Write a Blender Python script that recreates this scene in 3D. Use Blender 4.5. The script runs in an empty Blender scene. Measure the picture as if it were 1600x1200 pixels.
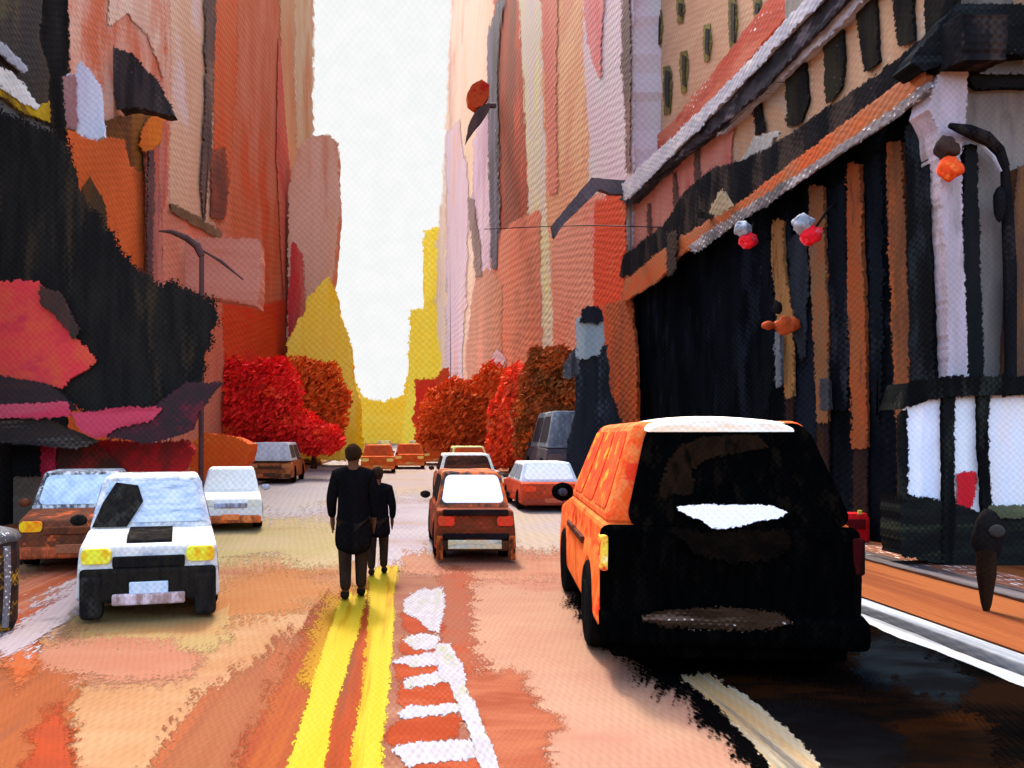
import bpy, bmesh, math, random
from mathutils import Vector, noise, Matrix
random.seed(7)
C = bpy.context.scene.collection
F, H, VX, VY = 1300.0, 2.0, 630.0, 683.0      # focal length in 1600-wide units, eye height, vanishing point
EXPO = 2.8
GAIN = 1.0

# ------------------------------------------------------------------ materials
def lin(c):
    out = []
    for v in c:
        v = v / 255.0
        out.append(v / 12.92 if v <= 0.04045 else ((v + 0.055) / 1.055) ** 2.4)
    return out

def make_group():
    g = bpy.data.node_groups.new('painted_surface', 'ShaderNodeTree')
    I = g.interface
    def inp(n, t, d):
        s = I.new_socket(n, in_out='INPUT', socket_type=t); s.default_value = d; return s
    inp('A', 'NodeSocketColor', (1, 1, 1, 1)); inp('B', 'NodeSocketColor', (1, 1, 1, 1)); inp('C', 'NodeSocketColor', (1, 1, 1, 1))
    inp('K', 'NodeSocketVector', (1, 1, 1)); inp('S', 'NodeSocketVector', (1, 1, 1))
    inp('Speck', 'NodeSocketFloat', 0.0); inp('Dist', 'NodeSocketFloat', 0.02); inp('Rough', 'NodeSocketFloat', 0.6)
    inp('Amp', 'NodeSocketFloat', 0.25); inp('Spec', 'NodeSocketFloat', 0.18)
    I.new_socket('Color', in_out='OUTPUT', socket_type='NodeSocketColor')
    I.new_socket('Height', in_out='OUTPUT', socket_type='NodeSocketFloat')
    I.new_socket('BSDF', in_out='OUTPUT', socket_type='NodeSocketShader')
    N, L = g.nodes, g.links
    gi, go = N.new('NodeGroupInput'), N.new('NodeGroupOutput')
    def math_(op, a, b=None, c=None):
        m = N.new('ShaderNodeMath'); m.operation = op
        for i, v in enumerate((a, b, c)):
            if v is None: continue
            if isinstance(v, (int, float)): m.inputs[i].default_value = v
            else: L.new(v, m.inputs[i])
        return m.outputs[0]
    def vmul(a, b):
        m = N.new('ShaderNodeVectorMath'); m.operation = 'MULTIPLY'; L.new(a, m.inputs[0])
        if isinstance(b, tuple): m.inputs[1].default_value = b
        else: L.new(b, m.inputs[1])
        return m.outputs[0]
    def nz(vec, scale, detail=2.0, rough=0.5):
        n = N.new('ShaderNodeTexNoise'); n.inputs['Scale'].default_value = scale
        n.inputs['Detail'].default_value = detail; n.inputs['Roughness'].default_value = rough
        L.new(vec, n.inputs['Vector']); return n.outputs['Fac']
    def mixc(f, a, b):
        m = N.new('ShaderNodeMix'); m.data_type = 'RGBA'; L.new(f, m.inputs[0]); L.new(a, m.inputs[6])
        if isinstance(b, tuple): m.inputs[7].default_value = b
        else: L.new(b, m.inputs[7])
        return m.outputs[2]
    def rng(v, a, b, smooth=True):
        m = N.new('ShaderNodeMapRange'); m.interpolation_type = 'SMOOTHSTEP' if smooth else 'LINEAR'
        L.new(v, m.inputs[0]); m.inputs[1].default_value = a; m.inputs[2].default_value = b; return m.outputs[0]
    tc = N.new('ShaderNodeTexCoord'); ge = N.new('ShaderNodeNewGeometry')
    ab = N.new('ShaderNodeVectorMath'); ab.operation = 'ABSOLUTE'; L.new(ge.outputs['True Normal'], ab.inputs[0])
    sn = N.new('ShaderNodeSeparateXYZ'); L.new(ab.outputs[0], sn.inputs[0])
    pk = vmul(tc.outputs['Object'], gi.outputs['K']); ps = vmul(tc.outputs['Object'], gi.outputs['S'])
    sp = N.new('ShaderNodeSeparateXYZ'); L.new(pk, sp.inputs[0])
    isx = math_('GREATER_THAN', sn.outputs[0], 0.6); isz = math_('GREATER_THAN', sn.outputs[2], 0.6)
    def lerp(f, a, b): return math_('ADD', math_('MULTIPLY', a, math_('SUBTRACT', 1.0, f)), math_('MULTIPLY', b, f))
    u = lerp(isx, sp.outputs[0], sp.outputs[1]); v = lerp(isz, sp.outputs[2], sp.outputs[1])
    wob = nz(pk, 0.35, 2.0); wob2 = nz(pk, 0.9, 1.0)
    u = math_('ADD', u, math_('MULTIPLY', math_('SUBTRACT', wob, 0.5), 1.1))
    v = math_('ADD', v, math_('MULTIPLY', math_('SUBTRACT', wob2, 0.5), 0.5))
    w = math_('MULTIPLY', math_('SINE', math_('MULTIPLY', u, 6.2832)), math_('SINE', math_('MULTIPLY', v, 6.2832)))
    w = math_('MULTIPLY_ADD', w, 0.5, 0.5)
    fine = nz(pk, 2.6, 3.0, 0.6)
    h = math_('ADD', math_('MULTIPLY', w, 0.72), math_('MULTIPLY', fine, 0.55))
    # paint colours laid on in strokes
    s1 = nz(ps, 1.0, 5.0, 0.62); s2 = nz(vmul(ps, (0.55, 0.55, 0.8)), 1.0, 4.0, 0.6)
    col = mixc(rng(s1, 0.38, 0.62), gi.outputs['A'], gi.outputs['B'])
    col = mixc(rng(math_('ADD', s2, math_('MULTIPLY', math_('SUBTRACT', w, 0.5), 0.05)), 0.53, 0.66), col, gi.outputs['C'])
    # bare canvas showing through dry strokes
    dry = nz(ps, 0.8, 6.0, 0.7)
    d = math_('MULTIPLY', math_('GREATER_THAN', math_('ADD', math_('MULTIPLY', w, 0.45), math_('MULTIPLY', fine, 0.9)), 0.87), rng(math_('ADD', dry, math_('MULTIPLY', gi.outputs['Speck'], 0.3)), 0.70, 0.78))
    col = mixc(d, col, (0.72, 0.68, 0.62, 1))
    br = math_('ADD', 1.0, math_('MULTIPLY', math_('SUBTRACT', h, 0.62), gi.outputs['Amp']))  # relief shading of the weave painted into the colour, hollows darker
    vm = N.new('ShaderNodeVectorMath'); vm.operation = 'SCALE'; L.new(col, vm.inputs[0]); L.new(br, vm.inputs['Scale'])
    bu = N.new('ShaderNodeBump'); bu.inputs['Strength'].default_value = 0.42
    L.new(gi.outputs['Dist'], bu.inputs['Distance']); L.new(h, bu.inputs['Height'])
    bs = N.new('ShaderNodeBsdfPrincipled'); L.new(vm.outputs[0], bs.inputs['Base Color'])
    L.new(gi.outputs['Rough'], bs.inputs['Roughness']); L.new(bu.outputs[0], bs.inputs['Normal'])
    L.new(gi.outputs['Spec'], bs.inputs['Specular IOR Level'])
    at = N.new('ShaderNodeAttribute'); at.attribute_name = 'fade'
    thr = math_('ADD', math_('ADD', math_('MULTIPLY_ADD', nz(pk, 3.0, 3.0, 0.65), 2.2, -0.72), math_('MULTIPLY', w, 0.28)), math_('MULTIPLY', math_('SUBTRACT', s1, 0.5), 2.4))
    al = math_('SUBTRACT', thr, at.outputs['Fac']); al = math_('MULTIPLY_ADD', al, 5.0, 0.5)
    al = math_('MINIMUM', math_('MAXIMUM', math_('MAXIMUM', al, math_('SUBTRACT', 1.0, math_('MULTIPLY', at.outputs['Fac'], 12.0))), 0.0), 1.0)
    L.new(al, bs.inputs['Alpha'])
    L.new(vm.outputs[0], go.inputs['Color']); L.new(h, go.inputs['Height']); L.new(bs.outputs[0], go.inputs['BSDF'])
    return g
GROUP = make_group()
PPX = 10.5
def paint(name, cols, Y=15.0, X=8.5, kind='front', streak='v', speck=0.0, rough=0.6, amp=0.22, gain=1.0, bump=1.0, sw=26.0, sl=170.0, raw=False):
    """paint laid over coarse weave; K is the weave pitch, S the stroke size, in metres for a thing at depth Y"""
    X = abs(X)
    if kind == 'side': K = (F / (Y * PPX), F * X / (Y * Y * PPX), F / (Y * PPX))
    elif kind == 'ground': K = (F / (Y * PPX), F * H / (Y * Y * PPX), F / (Y * PPX))
    else: K = (F / (Y * PPX),) * 3
    S = {'v': (1 / sw, 1 / sw, 1 / sl), 'h': (1 / sl, 1 / (sl if kind != 'ground' else sw), 1 / sw), 'n': (1 / (2.2 * sw),) * 3,
         'l': (1 / sw, 1 / sl, 1 / sw)}[streak]
    S = tuple(s * k * PPX for s, k in zip(S, K))
    m = bpy.data.materials.new(name); m.use_nodes = True
    nt = m.node_tree; nt.nodes.clear()
    gn = nt.nodes.new('ShaderNodeGroup'); gn.node_tree = GROUP
    cols = list(cols); gain *= {'ground': .275, 'side': .70, 'front': .78}[kind]
    ex = lambda c: (lambda l: [v ** (.97 if kind == 'side' else 1.0) for v in l] if max(l) > .25 and kind != 'ground' else l)(lin(c))
    while len(cols) < 3: cols.append(cols[-1])
    for n, c in zip('ABC', cols):
        al_ = [min(0.92, v * gain * GAIN) for v in ex(c)] if not raw else list(c)
        if kind == 'ground' and c[0] - c[2] > 30: al_ = [al_[0], al_[1] * .94, al_[2] * .80]
        gn.inputs[n].default_value = tuple(al_) + (1,)
    gn.inputs['K'].default_value = K; gn.inputs['S'].default_value = S
    gn.inputs['Speck'].default_value = speck; gn.inputs['Dist'].default_value = 0.10 / K[2] * bump
    mx = max(lin(cols[0])) if not raw else .5; gn.inputs['Spec'].default_value = .0 if mx < .06 else .03
    gn.inputs['Rough'].default_value = max(rough, .75) if mx >= .06 else .9; gn.inputs['Amp'].default_value = amp
    o = nt.nodes.new('ShaderNodeOutputMaterial'); nt.links.new(gn.outputs['BSDF'], o.inputs[0])
    return m

# ------------------------------------------------------------------ object helpers
ORG = {}
def tag(o, label=None, cat=None, group=None, kind=None):
    if label: o['label'] = label
    if cat: o['category'] = cat
    if group: o['group'] = group
    if kind: o['kind'] = kind
    return o
def thing(name, label, cat, loc=(0, 0, 0), rz=0.0, group=None):
    o = bpy.data.objects.new(name, None); C.objects.link(o); o.empty_display_size = 0.3
    o.location = loc; o.rotation_euler = (0, 0, rz); ORG[o.name] = Vector(loc)
    return tag(o, label, cat, group)
def obj(name, bm, mat, parent=None, local=False, smooth=False, label=None):
    bmesh.ops.recalc_face_normals(bm, faces=bm.faces)
    me = bpy.data.meshes.new(name); 
    off = Vector((0, 0, 0)) if (parent is None or local) else ORG[parent.name]
    for v in bm.verts: v.co -= off
    bm.to_mesh(me); bm.free()
    if smooth:
        for p in me.polygons: p.use_smooth = True
    o = bpy.data.objects.new(name, me); C.objects.link(o); me.materials.append(mat)
    if parent is not None: o.parent = parent
    ORG[o.name] = off
    if label: o['label'] = label
    return o
def struct(o): o['kind'] = 'structure'; return o

def ragged(pts, amp=2.0, step=6.0, seed=None):
    """outline with the uneven edge a loaded brush leaves"""
    s = random.random() * 1000 if seed is None else seed
    out = []; n = len(pts); run = 0
    for i in range(n):
        a, b = Vector(pts[i]), Vector(pts[(i + 1) % n]); d = (b - a).length
        k = max(1, min(80, int(d / step)))
        nr = Vector((-(b - a).y, (b - a).x)).normalized() if d > 0 else Vector((0, 0))
        for j in range(k):
            t = j / k; p = a + (b - a) * t; run += d / k
            o = noise.noise(Vector((run * 0.035, s, 0))) * 1.0 + noise.noise(Vector((run * 0.16, s, 5))) * 0.7 + (random.random() - 0.5) * 0.5
            out.append(p + nr * o * amp)
    return out
def extrude_poly(co3, d):
    bm = bmesh.new(); d = Vector(d)
    a = [bm.verts.new(p) for p in co3]; b = [bm.verts.new(Vector(p) + d) for p in co3]
    bm.faces.new(a); bm.faces.new(list(reversed(b)))
    n = len(a)
    for i in range(n): bm.faces.new((a[i], b[i], b[(i + 1) % n], a[(i + 1) % n]))
    return bm
LAYER = [0]
def lift(step): LAYER[0] += 1; return (LAYER[0] % 40) * step
def outward(ps, d):
    """outline pushed outwards, where the brush runs dry"""
    n = len(ps); A = sum(ps[i].x * ps[(i + 1) % n].y - ps[(i + 1) % n].x * ps[i].y for i in range(n)); sg = 1 if A > 0 else -1
    out = []
    for i in range(n):
        t = ps[(i + 2) % n] - ps[i - 2]; t = t.normalized() if t.length > 1e-6 else Vector((1, 0))
        out.append(ps[i] + Vector((t.y, -t.x)) * sg * d * random.uniform(.6, 1.3))
    return out
def fringed(inner, outer, thick=None, back=None):
    """solid piece (or sheet when thick is None) plus a feathered rim in its face plane"""
    bm = extrude_poly(inner, thick) if thick is not None else bmesh.new()
    if thick is None:
        f = bm.faces.new([bm.verts.new(p) for p in inner])
    lay = bm.verts.layers.float.new('fade')
    if back is not None: outer = [Vector(p) + Vector(back) * random.uniform(.4, 1.0) for p in outer]
    a = [bm.verts.new(p) for p in inner]; b = [bm.verts.new(p) for p in outer]; n = len(a)
    for v in b: v[lay] = 1.0
    for i in range(n):
        bm.faces.new((a[i], b[i], b[(i + 1) % n], a[(i + 1) % n]))
    return bm
def front(name, pts, Y, mat, parent=None, thick=0.1, amp=1.6, label=None, fr=6.0):
    Y = Y - lift(.0004) * max(1, Y / 10); R_ = ragged(pts, amp); m_ = lambda p: ((p[0] - VX) * Y / F, Y, max(H - (p[1] - VY) * Y / F, 0.0))
    return obj(name, fringed([m_(p) for p in outward(R_, -min(fr * .2, 1.0))], [m_(p) for p in outward(R_, fr * .8)], (0, thick, 0), (0, .0006 * Y, 0)), mat, parent, label=label)
def gpy(px, X): return VY + H * abs(px - VX) / abs(X)
def side(name, pts, X, mat, parent=None, thick=0.3, amp=1.6, label=None, fr=6.0):
    """outline on a wall plane parallel to the street at |X|; 'g' as height means the pavement"""
    pts = [(p[0], gpy(p[0], X) if p[1] == 'g' else p[1]) for p in pts]
    def m_(p):
        q = abs(p[0] - VX); Y = abs(X) * F / max(q, 5)
        return (X, Y, max(H - (p[1] - VY) * Y / F, 0.0))
    X = X - math.copysign(lift(.0005), X); R_ = ragged(pts, amp)
    return obj(name, fringed([m_(p) for p in outward(R_, -min(fr * .2, 1.0))], [m_(p) for p in outward(R_, fr * .8)], (math.copysign(thick, X), 0, 0), (math.copysign(.008, X), 0, 0)), mat, parent, label=label)
def ground(name, pts, z, mat, amp=2.0, parent=None, step=5.0, fr=8.0):
    def m_(p):
        Y = (H - z) * F / (max(p[1], VY + 9) - VY); return ((p[0] - VX) * Y / F, Y, z)
    z = z + lift(.00004); R_ = ragged(pts, amp, step); bm = fringed([m_(p) for p in R_], [m_(p) for p in outward(R_, fr)], None, (0, 0, -.0012))
    bm.normal_update()
    for f in bm.faces:
        if f.normal.z < 0: f.normal_flip()
    me = bpy.data.meshes.new(name); bm.to_mesh(me); bm.free()
    o = bpy.data.objects.new(name, me); C.objects.link(o); me.materials.append(mat)
    if parent: o.parent = parent
    return o
def strip(name, x0, x1, y0, y1, z, mat, amp=0.012, step=0.12, parent=None):
    """ground sheet along the street with slightly uneven long edges"""
    n = min(400, max(2, int((y1 - y0) / step))); bm = bmesh.new(); prev = None; s = random.random() * 99
    for i in range(n + 1):
        y = y0 + (y1 - y0) * i / n
        a = x0 + noise.noise(Vector((y * 1.7, s, 0))) * amp * 2 + (random.random() - .5) * amp
        b = x1 + noise.noise(Vector((y * 1.7, s, 9))) * amp * 2 + (random.random() - .5) * amp
        cur = (bm.verts.new((a, y, z)), bm.verts.new((b, y, z)))
        if prev: bm.faces.new((prev[0], prev[1], cur[1], cur[0]))
        prev = cur
    me = bpy.data.meshes.new(name); bm.to_mesh(me); bm.free()
    o = bpy.data.objects.new(name, me); C.objects.link(o); me.materials.append(mat)
    if parent: o.parent = parent
    return o
def add_box(bm, x0, x1, y0, y1, z0, z1):
    r = bmesh.ops.create_cube(bm, size=1.0)
    for v in r['verts']: v.co = Vector(((x0 + x1) / 2 + v.co.x * (x1 - x0), (y0 + y1) / 2 + v.co.y * (y1 - y0), (z0 + z1) / 2 + v.co.z * (z1 - z0)))
    return r['verts']
def box(x0, x1, y0, y1, z0, z1, bev=0.0, seg=2):
    bm = bmesh.new(); add_box(bm, x0, x1, y0, y1, z0, z1)
    if bev: bmesh.ops.bevel(bm, geom=bm.edges[:], offset=bev, segments=seg, affect='EDGES', profile=0.5)
    return bm
def tube(pts, rads, seg=12, bm=None):
    bm = bm or bmesh.new(); rings = []
    for i, p in enumerate(pts):
        p = Vector(p); a = Vector(pts[max(i - 1, 0)]); b = Vector(pts[min(i + 1, len(pts) - 1)])
        d = (b - a).normalized(); up = Vector((0, 1, 0)) if abs(d.y) < 0.9 else Vector((1, 0, 0))
        s = d.cross(up).normalized(); t = d.cross(s); r = rads[i] if isinstance(rads, (list, tuple)) else rads
        rings.append([bm.verts.new(p + (s * math.cos(k * 2 * math.pi / seg) + t * math.sin(k * 2 * math.pi / seg)) * r) for k in range(seg)])
    for a, b in zip(rings, rings[1:]):
        for k in range(seg): bm.faces.new((a[k], a[(k + 1) % seg], b[(k + 1) % seg], b[k]))
    bm.faces.new(rings[0]); bm.faces.new(list(reversed(rings[-1])))
    return bm
def lump(c, r, jit=0.12, sub=2, sc=1.0, bm=None):
    bm = bm or bmesh.new(); res = bmesh.ops.create_icosphere(bm, subdivisions=sub, radius=1.0)
    for v in res['verts']:
        n = 1 + noise.noise(v.co * 1.7 * sc + Vector(c)) * jit * 2
        v.co = Vector((c[0] + v.co.x * r[0] * n, c[1] + v.co.y * r[1] * n, c[2] + v.co.z * r[2] * n))
    return bm

# ------------------------------------------------------------------ sky, sun, camera
scene = bpy.context.scene
w = bpy.data.worlds.new('World'); scene.world = w; w.use_nodes = True
nt = w.node_tree; bg = nt.nodes['Background']; sky = nt.nodes.new('ShaderNodeTexSky'); sky.sky_type = 'NISHITA'; sky.sun_disc = False
SUN_EL, SUN_AZ = math.radians(46), math.radians(-5)       # azimuth measured from +Y towards +X
sky.sun_elevation = SUN_EL; sky.sun_rotation = SUN_AZ; sky.air_density = 0.8; sky.dust_density = 4.0; sky.ozone_density = 0.5
nt.links.new(sky.outputs[0], bg.inputs[0]); bg.inputs[1].default_value = 0.15
sd = bpy.data.lights.new('sun', 'SUN'); sd.energy = 0.9; sd.angle = math.radians(6.0); sd.color = (1.0, 0.93, 0.84)
so = bpy.data.objects.new('sun', sd); C.objects.link(so)
dirv = Vector((math.sin(SUN_AZ) * math.cos(SUN_EL), math.cos(SUN_AZ) * math.cos(SUN_EL), math.sin(SUN_EL)))
so.rotation_euler = (-dirv).to_track_quat('-Z', 'Y').to_euler()
cam = bpy.data.cameras.new('camera'); co = bpy.data.objects.new('camera', cam); C.objects.link(co)
co.location = (0, 0, H); co.rotation_euler = (math.radians(90), 0, 0)
cam.sensor_width = 36; cam.lens = F / 1600 * 36; cam.shift_x = (800 - VX) / 1600; cam.shift_y = (VY - 600) / 1600
cam.clip_end = 3000; scene.camera = co
scene.view_settings.view_transform = 'Standard'; scene.view_settings.look = 'None'; scene.view_settings.exposure = EXPO
scene.view_settings.gamma = 1; scene.view_settings.use_curve_mapping = False

# white sky over the far end of the street (gives off light)
bm = bmesh.new(); R = 420.0; rows = []
for j in range(9):
    e = math.radians(-2 + j * 4.2); rows.append([bm.verts.new((R * math.sin(a) * math.cos(e), R * math.cos(a) * math.cos(e), R * math.sin(e))) for a in [math.radians(-60 + i * 3) for i in range(41)]])
for a, b in zip(rows, rows[1:]):
    for i in range(40): bm.faces.new((a[i], a[i + 1], b[i + 1], b[i]))
ms = bpy.data.materials.new('white_sky'); ms.use_nodes = True; n = ms.node_tree; n.nodes.clear()
gn = n.nodes.new('ShaderNodeGroup'); gn.node_tree = GROUP
for k, c in zip('ABC', ((246, 247, 247), (250, 250, 250), (246, 247, 247))): gn.inputs[k].default_value = tuple(lin(c)) + (1,)
kk = F / (R * PPX); gn.inputs['K'].default_value = (kk,) * 3; gn.inputs['S'].default_value = (kk * .4,) * 3; gn.inputs['Amp'].default_value = 0.07
em = n.nodes.new('ShaderNodeEmission'); em.inputs[1].default_value = 1.0 / 2 ** EXPO
ot = n.nodes.new('ShaderNodeOutputMaterial'); n.links.new(gn.outputs['Color'], em.inputs[0]); n.links.new(em.outputs[0], ot.inputs[0])
struct(obj('sky', bm, ms, smooth=True))

# ------------------------------------------------------------------ road, markings, pavements
Mroad = paint('road_peach', [(226, 166, 118), (236, 186, 142), (222, 150, 116)], 8, kind='ground', streak='h', sw=40, sl=300)
bm = bmesh.new(); bm.faces.new([bm.verts.new(p) for p in ((-600, -40, -0.01), (600, -40, -0.01), (600, 700, -0.01), (-600, 700, -0.01))])
struct(obj('ground', bm, paint('ground_tan', [(190, 150, 110), (205, 165, 125)], 30, kind='ground', streak='h')))
struct(strip('road', -6.0, 5.15, -10, 300, 0.0, Mroad, amp=0))
pave_l = struct(obj('pavement', box(-30, -6.15, -10, 240, -0.005, 0.12), paint('pavement_terracotta', [(200, 120, 80), (222, 150, 110), (170, 90, 60)], 12, kind='ground', streak='l')))
struct(obj('kerb', box(-6.15, -6.0, -10, 240, -0.005, 0.125, 0.02), paint('kerb_lavender', [(225, 195, 190), (190, 150, 150)], 12, kind='ground')))
struct(obj('pavement', box(5.42, 30, -10, 240, -0.005, 0.12), paint('pavement_orange', [(196, 108, 58), (214, 126, 70), (176, 92, 52)], 9, kind='ground', streak='l', sw=40)))
Mwh = paint('kerb_white', [(214, 222, 228), (240, 240, 238), (170, 176, 182)], 8, kind='ground', streak='l', speck=.3, gain=1.35)
struct(obj('kerb', box(5.15, 5.36, -10, 60, -0.005, 0.124, 0.015), Mwh))
struct(strip('kerb_line', 4.90, 5.13, -4, 60, .026, Mwh, amp=.02))
struct(obj('gutter_strip', box(5.36, 5.42, -10, 60, -0.005, 0.116), paint('dark_joint', [(50, 32, 30), (80, 52, 44)], 8, kind='ground', streak='l')))
Mgrey = paint('pavement_grey', [(120, 108, 104), (165, 152, 150), (80, 64, 58)], 12, kind='ground', streak='l', speck=.6)
struct(strip('pavement_band', 7.15, 7.62, 4, 60, 0.126, Mgrey, amp=.03))
struct(strip('pavement_edge', 7.03, 7.14, 4, 60, 0.126, paint('joint_brown', [(64, 42, 36), (90, 60, 50)], 10, kind='ground', streak='l'), amp=.015))
struct(strip('pavement_band', 7.64, 8.3, 4, 60, 0.126, paint('pavement_coral', [(224, 140, 112), (236, 170, 140), (150, 92, 70)], 12, kind='ground', streak='l', speck=.8), amp=.02))

G = lambda name, pts, z, cols, Y=8, amp=2.5, streak='h', fr=34, **k: struct(ground(name, pts, z, paint(name + '_paint', cols, Y, kind='ground', streak=streak, **k), amp, fr=fr))
# far end of the carriageway, white haze put into its pale colour
G('road_far_haze', [(200, 846), (330, 838), (420, 846), (530, 862), (690, 876), (900, 880), (940, 800), (760, 699), (520, 699), (260, 752), (80, 800)], .004,
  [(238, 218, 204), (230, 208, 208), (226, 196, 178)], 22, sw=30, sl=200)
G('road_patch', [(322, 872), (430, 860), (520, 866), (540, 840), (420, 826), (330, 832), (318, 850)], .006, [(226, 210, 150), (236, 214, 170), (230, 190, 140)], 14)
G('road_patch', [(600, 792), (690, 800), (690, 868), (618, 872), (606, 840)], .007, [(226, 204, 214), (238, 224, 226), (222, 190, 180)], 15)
G('road_patch', [(440, 795), (505, 780), (520, 720), (470, 712), (405, 735), (395, 780)], .007, [(240, 228, 222), (232, 222, 226)], 24)  # white haze left of the walkers, painted as a pale patch
# salmon lane beside the hatching
G('road_lane_surface', [(700, 895), (880, 880), (935, 960), (1050, 1055), (1230, 1230), (770, 1230), (712, 1020)], .008,
  [(226, 168, 146), (232, 182, 156), (222, 152, 132)], 7.5, sw=50, sl=260)
G('road_patch', [(640, 882), (905, 876), (902, 893), (640, 890)], .010, [(222, 140, 116), (230, 168, 140)], 12, amp=1.5)
G('road_patch', [(725, 1068), (800, 1066), (818, 1092), (852, 1128), (842, 1150), (835, 1168), (850, 1200), (850, 1235), (786, 1235), (760, 1130)], .012, [(202, 108, 74), (216, 128, 92), (190, 92, 58)], 5)
G('road_patch', [(700, 905), (724, 900), (716, 985), (736, 1050), (722, 1060), (700, 985)], .011, [(206, 96, 54), (190, 110, 84)], 8)
# terracotta and orange wear on the left lane
G('road_stain', [(-10, 1064), (50, 1036), (112, 1044), (100, 1090), (92, 1150), (102, 1235), (-40, 1235)], .005, [(198, 108, 60), (208, 116, 64), (186, 108, 70)], 5, streak='l')
G('road_stain', [(60, 1150), (88, 1120), (100, 1180), (95, 1240), (60, 1240)], .009, [(218, 88, 40), (200, 84, 44)], 5)
G('road_stain', [(230, 1240), (300, 1140), (340, 1090), (420, 1040), (500, 985), (538, 945), (560, 935), (470, 1240)], .005, [(196, 120, 80), (186, 108, 70), (208, 116, 72)], 6, streak='l')
G('road_stain', [(440, 1240), (478, 1090), (528, 960), (512, 958), (455, 1060), (405, 1160), (380, 1240)], .009, [(206, 108, 50), (186, 84, 48)], 6, streak='l')
G('road_stain', [(310, 940), (380, 917), (450, 913), (515, 918), (528, 930), (480, 932), (420, 945), (330, 960)], .005, [(230, 160, 104), (224, 148, 88)], 10)
G('road_stain', [(100, 950), (220, 970), (330, 965), (360, 945), (340, 985), (240, 1000), (120, 990)], .005, [(228, 172, 116), (222, 190, 130)], 9)
G('road_stain', [(110, 1010), (260, 1022), (300, 1040), (190, 1055), (110, 1042), (50, 1020)], .006, [(230, 160, 132), (226, 150, 120)], 7)
G('road_stain', [(25, 1008), (46, 1000), (48, 1030), (30, 1050), (22, 1030)], .010, [(240, 118, 56), (230, 130, 80)], 7)
G('parking_lane_surface', [(20, 930), (110, 880), (130, 905), (118, 925), (10, 1008), (-80, 1060), (-90, 1000)], .005, [(214, 104, 62), (226, 150, 122), (196, 110, 80)], 9, streak='l')
G('road_marking', [(8, 1008), (60, 965), (120, 922), (128, 928), (80, 965), (22, 1010)], .012, [(222, 196, 200), (236, 214, 210)], 9, amp=1.5, streak='l')
# double yellow centre line with the warm strip between
MY = paint('yellow_line', [(236, 206, 40), (242, 214, 60), (222, 166, 16)], 6, kind='ground', streak='l', speck=.0, rough=.4, sw=18, gain=1.2)
G('road_centre_strip', [(562, 935), (586, 930), (584, 1000), (560, 1120), (548, 1240), (490, 1240), (530, 1080)], .010, [(186, 76, 22), (214, 88, 34), (168, 88, 54)], 6, streak='l')
struct(ground('centre_line', [(535, 938), (570, 925), (556, 990), (520, 1110), (494, 1240), (440, 1240), (474, 1130), (508, 1010)], .014, MY, 2.2))
struct(ground('centre_line', [(578, 905), (590, 890), (618, 886), (612, 960), (604, 1060), (594, 1150), (592, 1240), (546, 1240), (558, 1150), (572, 1060), (582, 960)], .014, MY, 2.0))
G('centre_line_edge', [(534, 940), (525, 940), (500, 1000), (480, 1065), (495, 1060), (512, 1000)], .012, [(222, 166, 18), (206, 140, 30)], 7, streak='l')
# hatched divider
G('divider_surface', [(618, 900), (690, 905), (706, 1010), (745, 1110), (770, 1240), (594, 1240), (608, 1060)], .010, [(192, 128, 104), (180, 112, 92), (204, 148, 124)], 6.5, fr=10)
for ps in ([(630, 965), (680, 968), (688, 982), (640, 985)], [(632, 1004), (686, 1002), (688, 1015), (645, 1022), (628, 1016)], [(618, 1042), (684, 1038), (680, 1052), (622, 1056)],
           [(632, 1074), (706, 1070), (708, 1096), (640, 1106), (624, 1096)], [(616, 1140), (640, 1120), (716, 1120), (704, 1146), (660, 1162), (608, 1158)], [(640, 1200), (760, 1184), (780, 1240), (600, 1240)]):
    G('divider_patch', ps, .014, [(208, 84, 34), (196, 72, 20), (216, 104, 66)], 6, amp=1.8, fr=12)
ML = paint('marking_white', [(236, 232, 234), (222, 214, 220), (214, 214, 190)], 6.5, kind='ground', streak='n', sw=8, rough=.5, gain=1.0, speck=.3, amp=.4)
for ps in ([(616, 1172), (640, 1163), (735, 1158), (752, 1168), (748, 1180), (700, 1186), (640, 1195)], [(624, 1114), (640, 1106), (720, 1100), (724, 1108), (690, 1114), (640, 1119)],
           [(632, 1066), (660, 1054), (704, 1052), (706, 1062), (660, 1070), (634, 1072)], [(616, 1034), (640, 1027), (690, 1020), (690, 1034), (650, 1040)], [(632, 1000), (655, 991), (684, 996), (678, 1010), (654, 1013)],
           [(634, 938), (655, 925), (690, 922), (692, 948), (684, 985), (672, 982), (655, 965), (632, 955)]):
    struct(ground('hatch_marking', ps, .018, ML, 1.8, fr=6))
struct(ground('lane_line', [(684, 1008), (702, 1008), (720, 1040), (728, 1080), (748, 1120), (775, 1190), (790, 1240), (766, 1240), (745, 1170), (722, 1110), (705, 1065), (690, 1055)], .022, ML, 1.8, fr=6))
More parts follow.
